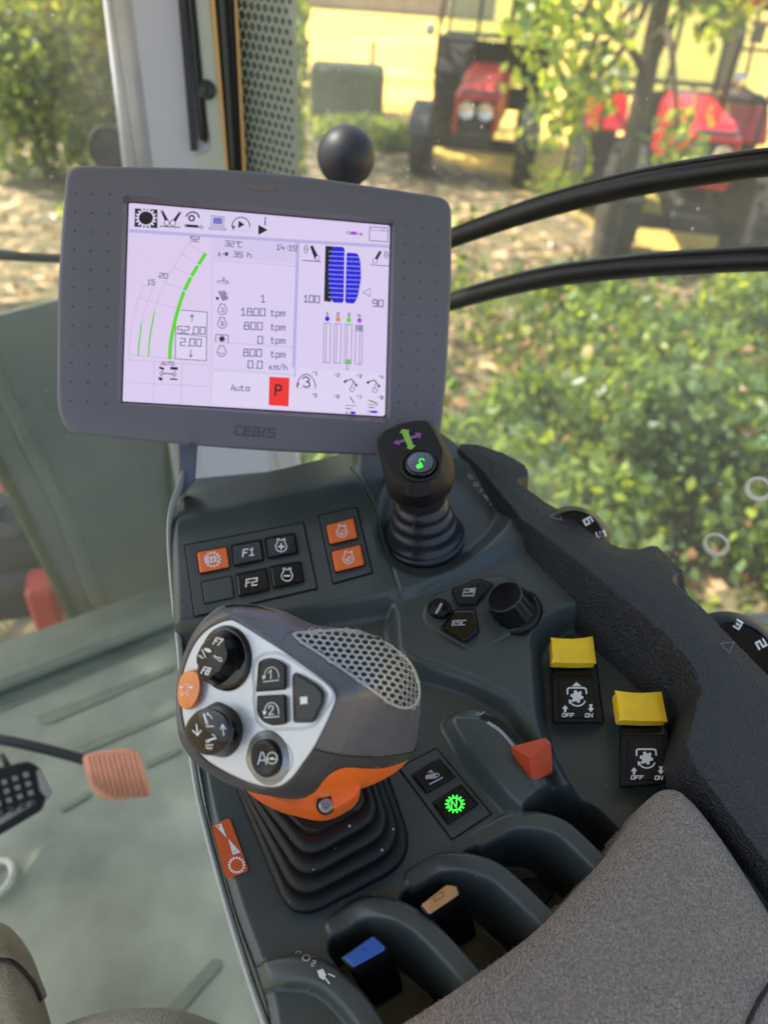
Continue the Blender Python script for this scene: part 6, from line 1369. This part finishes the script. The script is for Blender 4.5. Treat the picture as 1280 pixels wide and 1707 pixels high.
# low undergrowth right below the side window: countless leaves
r = np.random.default_rng(3); P = []
while len(P) < 560:
    x, y = r.uniform(-.6, 5.5), r.uniform(1.6, 6.3)
    if y > 5.9 - .12 * x + .5 * math.sin(x * 2.1): continue
    dens = .5 + .5 * math.sin(x * 2.3 + 1) * math.cos(y * 1.9 + x)
    if x < 1.0 + .25 * (y - 3) and y > 3.0 and r.random() < .9: continue
    if y < 2.55 + .1 * x and x > 1.2 and r.random() < .8: continue
    if dens < .36 + .12 * r.random(): continue
    h = .25 + 1.0 * max(0, dens) * (.4 + .6 * r.random()); P.append((x, y, h))
C = []
for x, y, h in P:
    m = 75 + int(50 * r.random()); q = r.normal(size=(m, 3)) * [.16, .16, 0]; q[:, 2] = h * r.random(m) ** .6; C.append(np.array([x, y, GZ]) + q)
C = np.concatenate(C); C = C[C[:, 2] < GZ + 1.0]
o = leaves('undergrowth', C, .075, [M['lf1'], M['lf2'], M['lf3'], M['lf4'], M['lf6'], M['lf5']], None, [.32, .24, .12, .26, .01, .05], seed=5)
tag(o, 'low leafy undergrowth covering the ground outside the side window', 'undergrowth', kind='stuff')
n = 5500; lx = r.uniform(-6, 8, n); ly = 1.5 + 7 * r.random(n) ** 1.6; C = np.stack([lx, ly, GZ + .015 + .03 * r.random(n)], 1)
o = leaves('leaf_litter', C, .07, [M['lf5'], M['lf6']], None, [.45, .55], seed=6); tag(o, 'dry brown fallen leaves scattered over the bare soil', 'leaf litter', kind='stuff')
# hedge at far left
lm = [M['lf1'], M['lf2'], M['lf3'], M['lf4'], M['lf5']]
c = PZ(60, 250, GZ)
shrub('hedge_bush', tuple(PY(50, 110, 9.6)), (1.3, 1.0, 1.6), 9000, .11, 'tall dense green bush seen through the windscreen, left of the pillar', seed=11, mats=lm, p=[.36, .16, .26, .18, .04], nb=16, group=None)
shrub('hedge_bush', tuple(PY(165, 90, 10.2)), (1.0, .9, 1.7), 8000, .11, 'green bush with brownish leaves directly against the left edge of the pillar', seed=12, mats=lm, p=[.36, .16, .24, .18, .06], nb=14)
shrub('low_plant', (-3.4, 7.9, -1.38), (.45, .35, .22), 900, .09, 'small bright green plant on the soil below the bushes, left of the monitor', 'plant', seed=14, p=[.3, .1, .4, .2], nb=5)
# bush strands behind the frit band and beside the bale
shrub('sapling', tuple(PY(497, 110, 7.2)), (.12, .2, 1.1), 420, .10, 'thin leafy sapling beside the dotted window band', 'sapling', seed=21, p=[.3, .1, .5, .1], nb=9)
shrub('low_bush', (-1.0, 13.0, -1.35), (.8, .5, .26), 1500, .12, 'bright green low bush in front of the green bale, next to the ball knob', seed=22, p=[.3, .1, .45, .15], nb=8)
shrub('low_bush', (-.3, 12.6, -1.3), (.5, .45, .26), 900, .12, 'bright green low bush left of the old tractor front wheel', seed=23, p=[.3, .1, .45, .15], nb=6)
for i, (px_, py_, z_, rd, nn, pp, lb) in enumerate([
    (1010, 560, -.95, (.42, .38, .50), 1700, [.3, .2, .1, .4], 'dark blue green shrub just below the lower bar, right of the leaning tree foot'),
    (1190, 590, -.85, (.50, .42, .60), 2200, [.3, .1, .4, .2], 'yellow green tall shrub below the lower bar near the right picture edge'),
    (900, 690, -1.0, (.36, .34, .44), 1500, [.4, .3, .1, .2], 'mid green shrub above the black scoop at the top of the grained rim'),
    (1080, 720, -.92, (.44, .40, .54), 2000, [.2, .4, .05, .35], 'dark green shrub in the middle of the side window greenery'),
    (1250, 730, -.95, (.40, .36, .5), 1600, [.4, .2, .2, .2], 'green shrub above the upper pale ring at the right picture edge'),
    (1010, 840, -1.15, (.34, .3, .32), 1200, [.3, .3, .1, .3], 'low dark shrub just above the dial with the number six')]):
    q = PZ(px_, py_, z_); shrub('garden_shrub', tuple(q), rd, nn, .075, lb, seed=90 + i, p=pp, nb=9)
shrub('tree_foot_bush', (1.55, 5.7, -1.1), (.55, .35, .42), 1500, .10, 'leafy bush at the foot of the leaning tree, below the lower bar', seed=31, nb=6)
shrub('pale_bush', (.72, 3.05, -1.05), (.26, .22, .30), 700, .10, 'pale yellow green bush just beyond the console corner, above the upper dial', seed=24, p=[.1, .0, .8, .1], nb=5)
# leaning tree in front of the bright red tractor
b = PZ(985, 560, GZ); D = b[1]
path = [PY(985, 580, D), PY(1000, 430, D + .02), PY(1050, 250, D + .05), PY(1090, 60, D + .1), PY(1130, -160, D + .15), PY(1160, -420, D + .2)]
cr = [(PY(950, 60, D - .2), (.50, .4, .42)), (PY(935, 190, D - .3), (.3, .3, .3)), (PY(1200, 10, D - .2), (.28, .3, .2)), (PY(1130, 240, D - .4), (.24, .3, .28)), (PY(935, 310, D - .2), (.24, .3, .2)),
      (PY(900, 20, D), (.25, .3, .15)), (PY(975, 130, D + .2), (.3, .3, .35)), (PY(1200, -60, D), (.5, .5, .4))]
tree('leaning_tree', path[0], path[-1], .10, cr, 1250, .095, 'slender leaning tree with bark trunk and sparse leaves, in front of the bright red tractor', 41, p=[.34, .12, .40, .14], path=path)
# trees added to shade cab, tractors and soil, crowns unseen above the frame
def big(name, x, y, z, lab, seed, s=1.6, n=7000):
    r = np.random.default_rng(seed); cr = [((x + r.normal() * s * .8, y + r.normal() * s * .8, z + r.normal() * .5), (s * .9, s * .9, s * .5)) for k in range(7)]
    tree(name, (x, y, GZ), (x, y, z), .16, cr, n, .16, lab, seed)
big('added_shade_tree', -3.7, 13.2, 4.6, 'tall tree added to shade the old tractor, trunk hidden behind the pillar', 51, 1.7)
big('added_shade_tree', 4.9, 13.6, 4.8, 'tall tree added for shade beyond the bright red tractor', 52, 2.0)
big('added_shade_tree', -5.6, 6.4, 4.6, 'unseen tall tree added for shade left of the machine', 53, 1.8, 3800)
big('added_shade_tree', -4.2, 1.8, 5.0, 'unseen tall tree added to shade the cab from the left', 54, 1.6, 9000)

# green bale, stone wall, far posts, far hedge
b = PZ(575, 196, GZ); mb = MB(); box(mb, (b[0], b[1] + .4, GZ + .38), (1.30, .9, .76), rotz(.05), ch=.06); o = mb.build('wrapped_bale', M['bale']); tag(o, 'dark green boxy bale standing in the yellow field', 'bale')
b2 = PZ(612, 190, GZ); mb = MB(); tube(mb, [(b2[0], b2[1] + .9, GZ), (b2[0] + .02, b2[1] + .9, GZ + 1.05)], .04, 8); o = mb.build('wooden_post', M['wood'], smooth=True); tag(o, 'short dark post behind the right end of the green bale', 'post')
b = PZ(600, 22, GZ); mb = MB(); box(mb, (b[0] - 1, b[1] + 1, GZ + .55), (13, .4, 1.1), rotz(-.03), ch=.03); o = mb.build('field_wall', M['stone']); tag(o, 'long low grey wall at the far side of the field', 'wall')
b = PZ(733, 38, GZ); mb = MB(); tube(mb, [(b[0], b[1], GZ), (b[0], b[1], GZ + 1.0)], .08, 8); o = mb.build('field_post', M['wood'], smooth=True); tag(o, 'small dark post in the field left of the old tractor cab', 'post')
tr = thing('field_trough', PZ(1262, 70, GZ), 'dark wooden frame with one rail in the field at the right edge', 'wooden frame')
b = PZ(1258, 72, GZ); mb = MB(); box(mb, (b[0], b[1], GZ + .3), (.45, .3, .6), ch=.03); mb.build('upright', M['dark'], tr); mb = MB(); box(mb, (b[0] + .8, b[1], GZ + .66), (2.4, .2, .16), ch=.02); mb.build('rail', M['wood'], tr)
b = PZ(1240, 88, GZ); mb = MB(); tube(mb, [(b[0] - .8, b[1], GZ + .12), (b[0] + 3, b[1], GZ + .12)], .07, 8); mb.build('ground_rail', M['wood'], tr, True)
for i in range(9):
    x = -34 + i * 9.0; shrub('far_tree', (x, 62 + 3 * math.sin(i * 2.1), 2.2), (5, 3, 3.6), 2600, .55, 'far green tree number of the row at the field edge' if 0 else ['dark broad', 'rounded', 'tall', 'pale', 'wide', 'small', 'dense', 'ragged', 'bushy'][i] + ' green tree in the far row beyond the field', 'tree', seed=70 + i, nb=8, group='trees in the far row')
